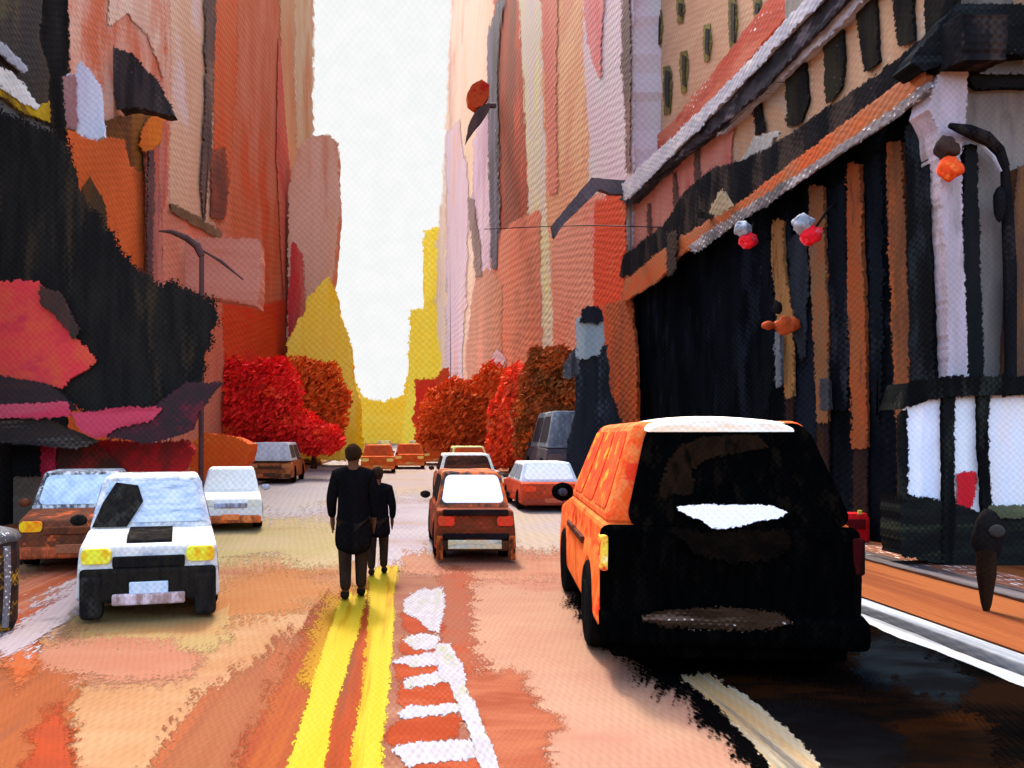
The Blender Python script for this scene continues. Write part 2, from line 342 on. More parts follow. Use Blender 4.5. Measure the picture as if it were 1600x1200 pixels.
# shadow under and before the parked car, painted over the dark lane
G('dark_lane_shadow', [(920, 880), (912, 940), (940, 985), (985, 1025), (1040, 1060), (1085, 1080), (1105, 1118), (1150, 1150), (1230, 1240), (1800, 1240), (1700, 1122), (1330, 968), (1150, 890)], .016,
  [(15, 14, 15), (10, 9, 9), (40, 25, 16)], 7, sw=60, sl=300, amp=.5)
G('lane_shadow_patch', [(1165, 1122), (1225, 1110), (1290, 1130), (1400, 1150), (1385, 1200), (1400, 1240), (1290, 1240)], .020, [(30, 29, 31), (24, 21, 21)], 5, amp=4)
G('lane_shadow_patch', [(1120, 1068), (1230, 1075), (1400, 1090), (1530, 1140), (1560, 1240), (1430, 1240), (1300, 1135), (1210, 1105)], .019, [(38, 24, 15), (24, 18, 15), (58, 32, 17)], 5, amp=4)
G('lane_shadow_patch', [(1360, 1012), (1420, 1020), (1500, 1060), (1480, 1100), (1400, 1085), (1350, 1050)], .020, [(36, 44, 50), (24, 26, 30)], 6, amp=4)
struct(ground('bay_line', [(1066, 1058), (1106, 1056), (1160, 1090), (1225, 1140), (1312, 1240), (1236, 1240), (1180, 1160), (1120, 1100)], .024,
       paint('bay_line_cream', [(232, 192, 140), (226, 214, 190), (150, 140, 126)], 6, kind='ground', streak='l', sw=16, speck=.4), 2.2))

# ------------------------------------------------------------------ buildings, left side
LX = -8.5
def bldg(name, label, cat='building', loc=(0, 0, 0)): return thing(name, label, cat, loc)
TOP = -420
def M(name, cols, Y, kind='side', **k): return paint(name, cols, Y, kind=kind, **k)

# nearest: almost black block
b = bldg('office_building', 'nearly black building at the left edge with slanting white and yellow light strips', 'building', (-12, 18, 0))
side('wall', [(-120, 'g'), (-120, TOP), (100, TOP), (106, 120), (112, 420), (112, 'g')], LX, M('soot_black', [(42, 40, 38), (30, 29, 28), (60, 52, 44)], 19.5, amp=.5, speck=.1), b, 6)
side('wall_panel', [(-60, -60), (70, -60), (60, 60), (78, 120), (70, 200), (-60, 100)], LX + .06, M('umber', [(70, 58, 48), (54, 50, 48), (84, 76, 50)], 19, speck=.2), b, .05)
side('light_strip', [(-60, 40), (-4, 62), (44, 108), (40, 112), (0, 80), (-60, 60)], LX + .2, M('strip_white', [(214, 220, 230), (160, 160, 166)], 18.5, streak='n', speck=.5), b, .15)
side('light_strip', [(-60, 60), (0, 105), (30, 125), (62, 165), (58, 170), (30, 158), (0, 130), (-60, 90)], LX + .25, M('strip_cream', [(236, 232, 220), (206, 200, 190)], 18.5, streak='n', speck=.3), b, .15)
side('sign_trim', [(-60, 100), (0, 132), (30, 158), (62, 172), (76, 160), (78, 190), (40, 178), (0, 148), (-60, 120)], LX + .22, M('trim_yellow', [(214, 172, 30), (180, 140, 26), (120, 90, 30)], 18.5, streak='n'), b, .15)
side('wall_panel', [(-60, 125), (0, 150), (60, 190), (80, 205), (78, 238), (30, 232), (-60, 210)], LX + .12, M('panel_grey', [(112, 110, 104), (96, 94, 88), (70, 66, 60)], 18.5), b, .06)

# orange shopfront building
b = bldg('shop_building', 'orange fronted building between the black block and the peach tower', 'building', (-12, 25, 0))
side('wall', [(96, 'g'), (96, TOP), (262, TOP), (264, 160), (262, 300), (262, 'g')], LX - .04, M('shop_salmon', [(226, 136, 104), (236, 180, 150), (218, 112, 74)], 25, speck=.2), b, 6)
side('upper_wall', [(172, TOP), (254, TOP), (256, 120), (232, 52), (200, 20), (172, 40)], LX + .0, M('shop_blush', [(238, 200, 170), (232, 180, 150), (228, 150, 116)], 25), b, .04)
side('brown_facade', [(104, 200), (168, 190), (250, 165), (262, 180), (236, 250), (228, 270), (205, 275), (196, 225), (160, 215), (112, 235)], LX + .02, M('shop_brown', [(128, 84, 40), (104, 62, 40), (150, 92, 34)], 25), b, .05)
side('orange_facade', [(108, 205), (160, 215), (192, 220), (202, 262), (228, 272), (236, 300), (240, 'g'), (108, 'g')], LX + .03, M('shop_orange', [(220, 100, 44), (232, 108, 50), (186, 84, 40)], 25, speck=.0), b, .06)
side('dark_facade', [(112, 330), (142, 278), (164, 320), (172, 390), (200, 430), (196, 480), (112, 480)], LX + .06, M('shop_umber', [(70, 58, 40), (96, 66, 36), (48, 42, 38)], 23), b, .05)
side('pilaster', [(228, 232), (258, 180), (262, 300), (250, 330), (254, 450), (230, 450)], LX + .08, M('shop_pink', [(206, 128, 108), (216, 98, 70), (170, 100, 92)], 27, sw=9), b, .1)
side('orange_panel', [(222, 208), (242, 178), (256, 182), (250, 222), (232, 238), (220, 228)], LX + .12, M('panel_orange', [(234, 132, 24), (224, 110, 34)], 27), b, .06)  # small panel in a brighter orange
front('cornice', [(172, 70), (205, 85), (246, 128), (270, 175), (260, 178), (205, 166), (186, 170), (178, 130)], 24.5, M('cornice_dark', [(72, 62, 58), (48, 44, 42), (110, 100, 90)], 24, 'front', speck=.2), b, .6, 2.5)
side('drain_pipe', [(230, 440), (236, 440), (240, 235), (234, 235)], LX + .3, M('pipe_dark', [(90, 60, 60), (110, 76, 70)], 27), b, .1, .6)

# peach tower
b = bldg('peach_tower', 'tall pale peach tower on the left, dark vertical line at its right corner', 'building', (-12, 33, 0))
side('wall', [(250, 'g'), (250, TOP), (342, TOP), (338, 60), (334, 200), (336, 'g')], LX - .08, M('peach', [(236, 190, 148), (230, 178, 140), (236, 206, 190)], 33), b, 8)
side('lower_wall', [(252, 'g'), (254, 300), (266, 322), (300, 342), (340, 362), (356, 'g')], LX - .02, M('salmon_base', [(228, 140, 108), (220, 122, 90), (232, 156, 122)], 33), b, .05)
side('corner_line', [(326, TOP), (333, TOP), (334, 60), (330, 230), (320, 345), (314, 300), (322, 180)], LX + .02, M('line_grey', [(120, 92, 80), (90, 76, 70), (150, 120, 100)], 35, speck=.3), b, .08, 1)
side('string_course', [(266, 318), (290, 328), (318, 345), (346, 366), (340, 370), (300, 350), (268, 330)], LX + .05, M('course_grey', [(120, 92, 64), (140, 110, 80)], 33, speck=.3), b, .15, 1)
front('projecting_balcony', [(318, 372), (404, 374), (404, 440), (402, 478), (370, 470), (320, 462), (262, 440), (268, 380)], 32.5, M('balcony_salmon', [(226, 144, 116), (232, 154, 124), (220, 124, 92)], 33, 'front', streak='h'), b, 1.6)

# orange tower
b = bldg('orange_tower', 'tall orange-red tower on the left, bright red at street level', 'building', (-13, 47, 0))
side('wall', [(328, 'g'), (330, TOP), (440, TOP), (440, 100), (448, 300), (464, 440), (468, 'g')], LX - .12, M('tower_orange', [(214, 112, 70), (222, 132, 98), (222, 92, 48)], 46, sw=16), b, 9)
side('wall_strip', [(340, TOP), (370, TOP), (368, 120), (360, 230), (352, 340), (336, 340), (336, 120)], LX - .06, M('strip_red_orange', [(228, 92, 46), (222, 110, 62)], 40), b, .04)
side('wall_strip', [(332, 240), (352, 230), (356, 290), (350, 345), (330, 340)], LX - .01, M('strip_brown', [(140, 72, 50), (190, 96, 58), (110, 70, 60)], 38, speck=.3), b, .04)
side('wall_strip', [(436, 60), (452, 260), (466, 430), (470, 600), (452, 640), (440, 400), (432, 240)], LX - .05, M('strip_rose', [(222, 120, 92), (226, 100, 84), (220, 72, 70)], 60), b, .04, 1.2, fr=1.5)
side('lower_wall', [(324, 'g'), (326, 480), (345, 468), (400, 480), (452, 470), (464, 520), (468, 'g')], LX - .03, M('tower_base_red', [(224, 84, 40), (216, 72, 34), (228, 50, 40)], 44, streak='n'), b, .06)

b = bldg('cream_tower', 'slim cream yellow tower whose right edge meets the white sky', 'building', (-13, 68, 0))
side('wall', [(430, 'g'), (432, TOP), (490, TOP), (488, 60), (486, 150), (490, 230), (494, 320), (494, 'g')], LX - .16, M('tower_cream', [(236, 206, 150), (240, 222, 180), (232, 170, 120)], 66, sw=14, speck=.5), b, 9, 2.5)
side('wall_strip', [(436, TOP), (456, TOP), (458, 120), (462, 300), (448, 300), (440, 100)], LX - .1, M('strip_apricot', [(232, 160, 108), (228, 180, 130)], 62, sw=10), b, .05)

b = bldg('pink_building', 'pinkish beige flat-topped block standing out against the sky, left', 'building', (-7, 60, 0))
front('wall', [(452, 'g' and 760), (452, 300), (466, 232), (486, 214), (512, 212), (526, 222), (528, 330), (520, 430), (510, 470), (500, 760)], 60, M('blush_stone', [(240, 190, 150), (242, 198, 164), (234, 164, 124)], 60, 'front'), b, 4, 2)
front('wall_strip', [(468, 760), (456, 560), (452, 470), (458, 380), (470, 400), (478, 480), (470, 560), (474, 760)], 59.9, M('strip_coral', [(224, 124, 98), (220, 70, 66)], 60, 'front'), b, .1, 2)

b = bldg('yellow_building', 'bright yellow building coloured as if sunlit, with slanting top, left of the sky gap', 'building', (-6, 56, 0))
front('wall', [(430, 716), (452, 540), (460, 512), (474, 495), (480, 466), (500, 446), (512, 432), (524, 452), (530, 492), (546, 530), (550, 590), (560, 625), (566, 716)], 56, M('sun_yellow', [(.92, .70, .06), (.92, .74, .09), (.90, .60, .015)], 56, 'front', speck=.0, raw=True), b, 4, 2.4)  # sunlit yellow put into the wall colour; this face is backlit
b = bldg('yellow_building', 'stepped yellow building right of the sky gap, beside the peach wall', 'building', (6, 235, 0))
front('wall', [(628, 700), (638, 600), (640, 560), (644, 486), (664, 482), (664, 362), (684, 356), (700, 360), (704, 700)], 235, M('step_yellow', [(.92, .58, .05), (.92, .54, .035), (.92, .50, .02)], 235, 'front', speck=.0, raw=True), b, 25, 2.0)  # sunlight on the stepped wall put into its yellow colour
b = bldg('yellow_building', 'low yellow building closing the far end of the street', 'building', (-3, 260, 0))
front('wall', [(530, 700), (536, 560), (550, 590), (566, 620), (600, 630), (632, 618), (644, 570), (660, 560), (664, 700)], 260, M('low_yellow', [(.92, .60, .06), (.92, .55, .03), (.92, .50, .015)], 260, 'front', streak='h', speck=.0, raw=True), b, 20, 2.0)  # glow at the street end put into the flat yellow
b = bldg('red_building', 'small red building at the far right of the street end', 'building', (2.5, 130, 0))
front('wall', [(640, 712), (652, 672), (646, 655), (650, 630), (650, 594), (680, 594), (700, 575), (700, 712)], 130, M('far_red', [(212, 48, 36), (200, 76, 36), (190, 34, 34)], 130, 'front', streak='n'), b, 10, 1.8)

# ------------------------------------------------------------------ buildings, right side
RX = 8.5
b = bldg('far_peach_tower', 'far peach and lavender tower whose left edge meets the white sky', 'building', (14, 110, 0))
side('wall', [(782, 'g'), (782, TOP), (704, TOP), (706, 60), (700, 170), (694, 300), (684, 380), (682, 470), (692, 560), (690, 'g')], RX + .16, M('r_peach', [(232, 190, 154), (236, 200, 170), (222, 160, 134)], 100, sw=16), b, 12, 2)
side('wall_strip', [(704, 700), (698, 560), (700, 380), (700, 210), (716, 190), (730, 300), (728, 440), (722, 560), (720, 640)], RX + .08, M('r_lavender', [(220, 186, 184), (214, 176, 178), (228, 170, 150)], 110, sw=10), b, .05, 2)
side('wall_strip', [(752, 430), (738, 330), (742, 220), (766, 150), (768, 330), (766, 420)], RX + .06, M('r_lavender_shade', [(206, 170, 184), (216, 184, 190), (190, 150, 160)], 90, sw=10), b, .05, 2)
side('wall_strip', [(740, 'g'), (730, 560), (738, 480), (748, 430), (760, 420), (782, 440), (782, 'g')], RX + .04, M('r_tan', [(212, 140, 108), (196, 132, 104), (222, 142, 116)], 84, sw=12), b, .05, 2)
side('corner_line', [(745, 430), (738, 360), (732, 310), (738, 315), (746, 360), (752, 430)], RX - .02, M('r_line', [(110, 80, 70), (140, 110, 100)], 90), b, .06, .8)
side('wall_strip', [(752, 640), (760, 580), (776, 545), (788, 560), (782, 600), (762, 640)], RX - .04, M('r_lilac', [(214, 172, 180), (206, 160, 168)], 75, speck=.4), b, .05, 2)

b = bldg('rust_tower', 'dark rust-brown tower strip between the peach tower and the pale yellow strip', 'building', (14, 68, 0))
side('wall', [(838, 'g'), (826, TOP), (776, TOP), (774, 50), (768, 100), (768, 300), (770, 450), (766, 'g')], RX + .12, M('rust', [(172, 74, 40), (140, 70, 44), (206, 84, 48)], 68, sw=12), b, 10, 2)
side('lower_wall', [(850, 'g'), (842, 330), (800, 350), (770, 380), (772, 'g')], RX + .06, M('rust_salmon', [(220, 136, 106), (226, 128, 96), (190, 120, 92)], 65), b, .05, 3)
side('corner_line', [(764, 55), (780, 0), (786, 0), (778, 60), (776, 160), (778, 330), (776, 420), (770, 420), (764, 200)], RX - .0, M('rust_line', [(74, 66, 72), (110, 100, 118), (60, 50, 50)], 75, sw=8, speck=.3), b, .1, 1)

b = bldg('pale_strip_tower', 'narrow pale yellow-green tower leaning slightly right at its foot', 'building', (14, 52, 0))
side('wall', [(884, 'g'), (876, 560), (866, 330), (852, 120), (848, TOP), (808, TOP), (812, 0), (820, 150), (828, 330), (834, 480), (842, 560), (846, 'g')], RX + .08, M('pale_yellow', [(226, 222, 186), (222, 212, 206), (232, 228, 160)], 53, sw=12), b, 10, 1.6)
b = bldg('apricot_tower', 'apricot tower with salmon base, right of the pale yellow strip', 'building', (14, 42, 0))
side('wall', [(944, 'g'), (944, TOP), (846, TOP), (848, 120), (856, 300), (868, 540), (872, 'g')], RX + .04, M('apricot', [(236, 178, 126), (230, 160, 120), (238, 186, 136)], 43), b, 10, 1.8)
side('wall_strip', [(872, TOP), (848, TOP), (848, 0), (852, 140), (860, 300), (868, 300), (868, 120)], RX + .0, M('apricot_shade', [(220, 120, 100), (226, 140, 112)], 47), b, .04)
side('lower_wall', [(944, 'g'), (940, 300), (900, 320), (868, 372), (862, 420), (872, 'g')], RX - .02, M('apricot_base', [(228, 148, 118), (232, 156, 128), (224, 128, 104)], 42), b, .05)
b = bldg('lilac_tower', 'pale lilac and white tower, tallest strip left of the windowed beige building', 'building', (14, 35, 0))
side('wall', [(988, 'g'), (988, TOP), (912, TOP), (914, 100), (922, 220), (920, 300), (926, 'g')], RX + .0, M('lilac', [(226, 208, 206), (228, 200, 206), (222, 212, 206)], 35, sw=20), b, 8)
side('wall_strip', [(938, TOP), (914, TOP), (914, 20), (924, 90), (936, 120), (940, 20)], RX - .05, M('lilac_pink', [(228, 122, 118), (230, 150, 144)], 37, speck=.4), b, .04)
side('corner_line', [(978, TOP), (972, TOP), (974, 100), (978, 200), (979, 270), (984, 270), (984, 100)], RX - .08, M('lilac_line', [(150, 110, 96), (110, 90, 84)], 32), b, .06, .8)
side('banner', [(978, 520), (976, 320), (966, 302), (952, 296), (946, 312), (932, 318), (930, 520), (938, 580), (980, 580)], RX - .25, M('banner_red_orange', [(226, 76, 34), (220, 70, 30), (214, 96, 56)], 33.5), b, .2, 1.4)
side('lower_pilaster', [(996, 'g'), (994, 560), (980, 430), (972, 470), (938, 480), (940, 560), (948, 640), (950, 'g')], RX - .4, M('pilaster_rust', [(176, 82, 38), (150, 72, 38), (206, 80, 34)], 31), b, .14)
side('wall_strip', [(936, 500), (924, 340), (932, 320), (938, 500), (934, 540)], RX - .12, M('coral_pink', [(228, 110, 108), (230, 130, 118)], 37), b, .05, 1)

# beige windowed building rising behind the colonnade block
b = bldg('beige_tower', 'tall beige building with narrow olive windows above the colonnade roofline', 'building', (18, 22, 0))
TX = 9.6
side('wall', [(978, 340), (976, TOP), (1750, TOP), (1750, 60), (1200, 200)], TX, M('beige', [(226, 180, 138), (218, 168, 128), (232, 186, 146)], 24, streak='n'), b, 8)
for i, (x, y0, y1) in enumerate([(990, 0, 30), (1062, 0, 34), (1028, 18, 78), (992, 62, 118), (1104, 40, 95), (1068, 82, 144), (1042, 106, 176), (1144, 0, 74), (1012, 140, 212), (1003, 158, 226), (1182, 0, 32)]):
    f = side('window', [(x - 5, y0), (x + 4, y0 - 3), (x + 6, (y0 + y1) / 2), (x + 3, y1), (x - 3, y1 + 2), (x - 5, (y0 + y1) / 2)], TX - .05, M('window_olive', [(150, 134, 70), (122, 112, 66), (160, 150, 90)], 26), b, .1, 1.6, fr=3)
    side('glass', [(x - 2, y0 + 4), (x + 2, y0 + 6), (x + 2, y1 - 8), (x - 2, y1 - 12)], TX - .1, M('window_dark', [(84, 76, 60), (66, 64, 60)], 26), f, .06, .8, fr=2)
side('roof_band', [(985, 282), (1000, 232), (1046, 196), (1100, 130), (1150, 66), (1200, 0), (1260, -70), (1300, -60), (1180, 80), (1080, 200)], TX - .14, M('band_coral', [(212, 98, 74), (222, 130, 100), (190, 84, 66)], 22, streak='n', speck=.5), b, .1, 2.5, fr=1.5)

# colonnade block
b = bldg('colonnade_building', 'dark classical building on the right with bronze columns under a sloping orange cornice', 'building', (14, 20, 0))
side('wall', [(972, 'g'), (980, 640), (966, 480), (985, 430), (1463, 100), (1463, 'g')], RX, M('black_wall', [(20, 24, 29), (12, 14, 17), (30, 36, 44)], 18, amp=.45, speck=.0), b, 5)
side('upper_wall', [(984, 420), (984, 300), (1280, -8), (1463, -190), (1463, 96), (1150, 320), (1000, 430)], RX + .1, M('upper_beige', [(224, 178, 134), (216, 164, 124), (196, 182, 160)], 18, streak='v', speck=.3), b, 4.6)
side('upper_wall_panel', [(984, 420), (986, 330), (1010, 306), (1100, 222), (1148, 168), (1140, 262), (1090, 310), (1040, 360)], RX + .02, M('upper_pink', [(222, 138, 116), (226, 154, 128), (214, 112, 98)], 24, speck=.2), b, .06)
side('panel_joint', [(1012, 318), (1015, 318), (1016, 365), (1013, 365)], RX - .02, M('joint_a', [(110, 80, 70)], 27), b, .06, .8)
side('panel_joint', [(1052, 270), (1055, 270), (1058, 330), (1054, 330)], RX - .02, M('joint_b', [(110, 80, 70)], 25), b, .06, .8)
side('panel_joint', [(1086, 232), (1090, 232), (1092, 290), (1088, 290)], RX - .02, M('joint_c', [(110, 80, 70)], 23), b, .06, .8)
MW = M('upper_window_black', [(38, 36, 36), (60, 56, 44), (30, 30, 32)], 16, speck=.3)
for ps in ([(1176, 160), (1186, 150), (1192, 205), (1180, 212)], [(1228, 110), (1256, 78), (1262, 160), (1250, 192), (1232, 196)], [(1288, 40), (1312, 22), (1318, 90), (1312, 140), (1292, 160)],
           [(1336, -40), (1364, -40), (1368, 40), (1372, 96), (1350, 112), (1342, 50)], [(1394, -80), (1420, -80), (1426, 64), (1404, 72), (1396, 10)], [(1442, -120), (1486, -130), (1490, 40), (1446, 56)]):
    side('window', ps, RX + .0, MW, b, .14, 2)
side('upper_cornice_light', [(972, 290), (1000, 262), (1110, 160), (1254, 6), (1300, -48), (1500, -270), (1520, -250), (1300, -20), (1130, 158), (1010, 280), (978, 312)], RX - .42, M('cornice_lilac', [(208, 202, 206), (180, 178, 186), (232, 222, 214)], 20, streak='n', sw=10, speck=.4), b, .7, 1.6)
side('upper_cornice_dark', [(970, 312), (1000, 276), (1130, 164), (1300, -14), (1500, -240), (1530, -200), (1330, -10), (1180, 150), (1040, 262), (984, 320)], RX - .3, M('cornice_slate', [(78, 74, 78), (52, 50, 52), (130, 118, 120)], 20, streak='n', sw=10, speck=.2), b, .6, 2)
side('upper_cornice_soffit', [(1120, 212), (1190, 146), (1320, 6), (1500, -190), (1520, -170), (1345, 2), (1300, 50), (1210, 130), (1150, 182)], RX - .16, M('soffit_lilac', [(206, 196, 196), (186, 176, 176), (226, 214, 206)], 17, streak='n', sw=10), b, .4, 2)
side('main_cornice', [(968, 432), (976, 400), (1030, 358), (1052, 330), (1070, 300), (1120, 262), (1170, 250), (1215, 222), (1300, 166), (1400, 96), (1440, 62), (1500, 22), (1500, 95), (1400, 142), (1300, 215), (1180, 304), (1090, 356), (1050, 392), (990, 430)], RX - .35, M('cornice_black', [(44, 42, 42), (30, 31, 33), (72, 62, 56)], 17, speck=.2), b, .7, 2.4)
side('orange_soffit', [(972, 472), (978, 440), (1034, 392), (1100, 352), (1180, 300), (1300, 208), (1380, 150), (1432, 110), (1446, 118), (1440, 138), (1380, 182), (1300, 238), (1200, 306), (1150, 336), (1060, 400), (1030, 436)], RX - .5, M('soffit_orange', [(192, 98, 52), (176, 104, 68), (206, 88, 40)], 18, streak='n'), b, .14, 1.8)
side('soffit_edge', [(1075, 385), (1150, 334), (1200, 304), (1300, 236), (1400, 168), (1450, 128), (1452, 138), (1400, 182), (1300, 248), (1200, 316), (1150, 348), (1085, 395)], RX - .56, M('edge_grey', [(140, 130, 128), (96, 90, 90), (180, 172, 170)], 17, streak='n', speck=.7), b, .08, 1.6)
side('cornice_block', [(1110, 330), (1128, 298), (1142, 322), (1120, 336)], RX - .75, M('block_tan', [(176, 158, 122), (160, 140, 110)], 21), b, .1, 1)
side('cornice_block', [(1100, 365), (1180, 215), (1215, 206), (1200, 232), (1170, 258)], RX - .2, M('block_grey', [(160, 158, 148), (196, 190, 180)], 20, speck=.4), b, .1, 1)
side('panel_divider', [(1044, 432), (1044, 368), (1056, 360), (1054, 420)], RX - .6, M('divider_brown', [(70, 46, 36), (50, 40, 36)], 24), b, .08, 1)
side('wire_bracket', [(1090, 330), (1096, 330), (1096, 340), (1090, 340)], RX - .8, MW, b, .5, .3)
MBs = [M('bronze', c, 16, sw=8, sl=90) for c in ([(150, 112, 66), (170, 120, 70), (110, 84, 56)], [(128, 98, 66), (144, 84, 50), (110, 96, 80)], [(146, 84, 48), (160, 78, 40), (110, 66, 42)], [(130, 80, 50), (110, 70, 46), (156, 84, 44)])]
for MB, ps in zip(MBs, ([(1208, 345), (1222, 345), (1224, 420), (1236, 500), (1238, 620), (1228, 622), (1216, 500), (1208, 430)], [(1264, 292), (1284, 292), (1288, 400), (1292, 520), (1292, 660), (1278, 660), (1270, 480)],
           [(1325, 258), (1342, 256), (1344, 360), (1350, 480), (1352, 700), (1334, 700), (1326, 500)], [(1386, 224), (1406, 222), (1412, 340), (1418, 480), (1418, 680), (1403, 684), (1390, 420)])):
    side('column', ps, RX - .1, MB, b, .12, 1.8)
    x0_, y0_ = max(ps, key=lambda q: q[1]); xs = [q[0] for q in ps if q[1] > 560]
    side('column_base', [(min(xs), y0_ - 14), (max(xs), y0_ - 14), (max(xs) + 1, 'g'), (min(xs) - 1, 'g')], RX - .08, M('bronze_dark', [(52, 38, 32), (40, 34, 36), (66, 44, 30)], 16, sw=8), b, .1, 1.5)
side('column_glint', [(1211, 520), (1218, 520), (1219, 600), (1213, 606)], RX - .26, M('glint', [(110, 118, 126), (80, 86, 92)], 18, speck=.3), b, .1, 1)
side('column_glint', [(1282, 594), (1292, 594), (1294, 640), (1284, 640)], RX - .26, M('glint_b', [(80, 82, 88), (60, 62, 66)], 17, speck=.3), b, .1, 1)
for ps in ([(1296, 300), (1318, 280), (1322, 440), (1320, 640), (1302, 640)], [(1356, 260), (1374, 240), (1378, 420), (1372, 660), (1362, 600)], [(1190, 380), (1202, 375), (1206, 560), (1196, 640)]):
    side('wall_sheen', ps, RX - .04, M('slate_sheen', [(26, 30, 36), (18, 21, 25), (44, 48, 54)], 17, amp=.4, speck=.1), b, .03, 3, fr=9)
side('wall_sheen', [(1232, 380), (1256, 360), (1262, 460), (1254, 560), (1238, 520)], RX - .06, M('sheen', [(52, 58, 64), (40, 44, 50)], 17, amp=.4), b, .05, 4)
FY = 13.1
fr = lambda n, ps, dy, cols, th=.3, amp=1.8, **k: front(n, ps, FY - dy, paint('p_' + n, cols, FY, kind='front', **k), b, th, amp)
fr('pavilion_wall', [(1499, 884), (1499, -420), (1900, -420), (1900, 884)], 0, [(132, 124, 118), (148, 138, 128), (112, 104, 98)], 6)
front('pavilion_cornice', [(1452, 60), (1496, 8), (1900, 8), (1900, 80), (1560, 82), (1510, 84), (1446, 108), (1424, 96)], FY - .5, M('pav_black', [(34, 36, 36), (26, 28, 30), (44, 48, 50)], FY, 'front', streak='h', amp=.5), b, .55)
fr('pavilion_band', [(1498, 86), (1900, 84), (1900, 116), (1500, 112)], .2, [(128, 132, 134), (112, 116, 118), (150, 150, 150)], .2, streak='h')
fr('pavilion_slot', [(1516, 118), (1530, 114), (1900, 116), (1900, 134), (1530, 138), (1518, 130)], .12, [(30, 34, 34), (40, 42, 42)], .12, streak='h')
fr('corner_pier', [(1455, 150), (1474, 106), (1500, 82), (1512, 108), (1508, 180), (1500, 250), (1504, 400), (1512, 600), (1484, 600), (1478, 420), (1472, 250), (1466, 200), (1452, 170)], .42, [(178, 164, 164), (196, 178, 184), (150, 138, 134)], .5)
fr('black_pier', [(1508, 226), (1526, 226), (1530, 400), (1536, 600), (1512, 600), (1506, 400)], .3, [(34, 34, 34), (28, 30, 30)], .3, speck=.3)
fr('brown_pier', [(1572, 600), (1582, 420), (1590, 260), (1900, 250), (1900, 600)], .2, [(90, 66, 56), (124, 84, 52), (60, 50, 48)], .2)
side('black_pier', [(1416, 200), (1450, 170), (1454, 420), (1456, 'g'), (1424, 'g'), (1420, 400)], RX - .3, M('pier_black', [(28, 30, 32), (22, 23, 24), (40, 46, 50)], 13.5, amp=.45), b, .25)

# glazed kiosk at the corner
k = thing('glazed_kiosk', 'black framed kiosk with big white panes at the right edge, under the lamp', 'kiosk', (8.9, 12.2, 0))
KY = 12.2
MKB = M('kiosk_black', [(26, 27, 26), (18, 18, 18), (44, 46, 40)], KY, 'front', amp=.5, speck=.1)
front('roof', [(1410, 640), (1424, 598), (1480, 590), (1900, 586), (1900, 616), (1540, 616), (1480, 618), (1420, 632)], KY - .1, MKB, k, .6)
front('base', [(1408, 776), (1440, 780), (1480, 784), (1530, 802), (1900, 806), (1900, 892), (1480, 882), (1410, 868)], KY - .02, M('kiosk_base', [(34, 36, 32), (26, 26, 26), (58, 62, 46)], KY, 'front', amp=.5, streak='h'), k, .55, 2.5)
front('base_trim', [(1546, 792), (1900, 788), (1900, 808), (1550, 806)], KY - .06, M('kiosk_trim', [(108, 108, 76), (84, 86, 62)], KY, 'front', streak='h'), k, .04)
MP = M('pane_white', [(226, 230, 236), (236, 236, 238), (214, 220, 228)], KY, 'front', gain=1.25)
front('pane', [(1414, 640), (1426, 620), (1470, 614), (1476, 640), (1476, 780), (1420, 772), (1416, 700)], KY + .05, MP, k, .04, 1.5)
front('pane', [(1494, 616), (1530, 616), (1528, 640), (1532, 700), (1534, 806), (1494, 800), (1490, 700)], KY + .05, M('pane_dappled', [(220, 222, 224), (230, 232, 230), (226, 224, 190)], KY, 'front', speck=.4, gain=1.2), k, .04, 1.5)
front('pane', [(1544, 620), (1900, 612), (1900, 792), (1546, 796), (1540, 700)], KY + .05, M('pane_cream', [(228, 220, 216), (222, 226, 232), (232, 226, 206)], KY, 'front', gain=1.2), k, .04, 1.5)
front('mullion', [(1474, 600), (1490, 600), (1492, 700), (1491, 800), (1486, 878), (1476, 880), (1475, 700)], KY - .05, MKB, k, .12, 1.8)
front('mullion', [(1530, 604), (1546, 604), (1542, 700), (1550, 800), (1538, 806), (1532, 700)], KY - .05, MKB, k, .12, 1.6)
front('mullion', [(1408, 650), (1416, 640), (1418, 780), (1410, 780)], KY - .05, MKB, k, .12, 1)
front('poster', [(1496, 742), (1524, 738), (1522, 770), (1514, 802), (1498, 800)], KY - .0, M('poster_red', [(218, 44, 56), (206, 36, 44), (230, 80, 84)], KY, 'front', speck=.2), k, .03, 1.6)

# ------------------------------------------------------------------ left: marquee, awnings, street-level pieces
def D(name, cols, Y, **kk): return paint(name, cols, Y, kind='front', **kk)
m = thing('theatre_marquee', 'huge black marquee with a big crimson panel jutting over the left pavement', 'marquee', (-7, 16.5, 0))
front('body', [(-140, 120), (0, 180), (60, 205), (96, 226), (112, 270), (122, 316), (146, 340), (168, 372), (190, 408), (214, 424), (240, 446), (276, 450), (306, 462), (328, 478), (334, 496), (322, 516), (322, 536), (312, 556), (310, 580), (300, 606), (272, 618), (240, 632), (150, 646), (100, 624), (80, 600), (-140, 560)], 16.5,
      D('marquee_black', [(40, 37, 33), (31, 29, 27), (58, 48, 36)], 16.5, amp=.45), m, .35, 2.6, fr=24)
front('red_panel', [(-140, 440), (0, 442), (60, 440), (80, 462), (84, 482), (110, 520), (148, 562), (126, 582), (96, 604), (40, 594), (-140, 578)], 16.4, D('panel_red', [(228, 64, 66), (224, 84, 60), (208, 50, 70)], 16.4, streak='n'), m, .1, 2.6)
front('brown_edge', [(62, 446), (92, 458), (120, 512), (116, 528), (88, 490), (66, 476)], 16.3, D('edge_brown', [(84, 54, 44), (64, 50, 44)], 16.3, speck=.2), m, .06, 2.5)
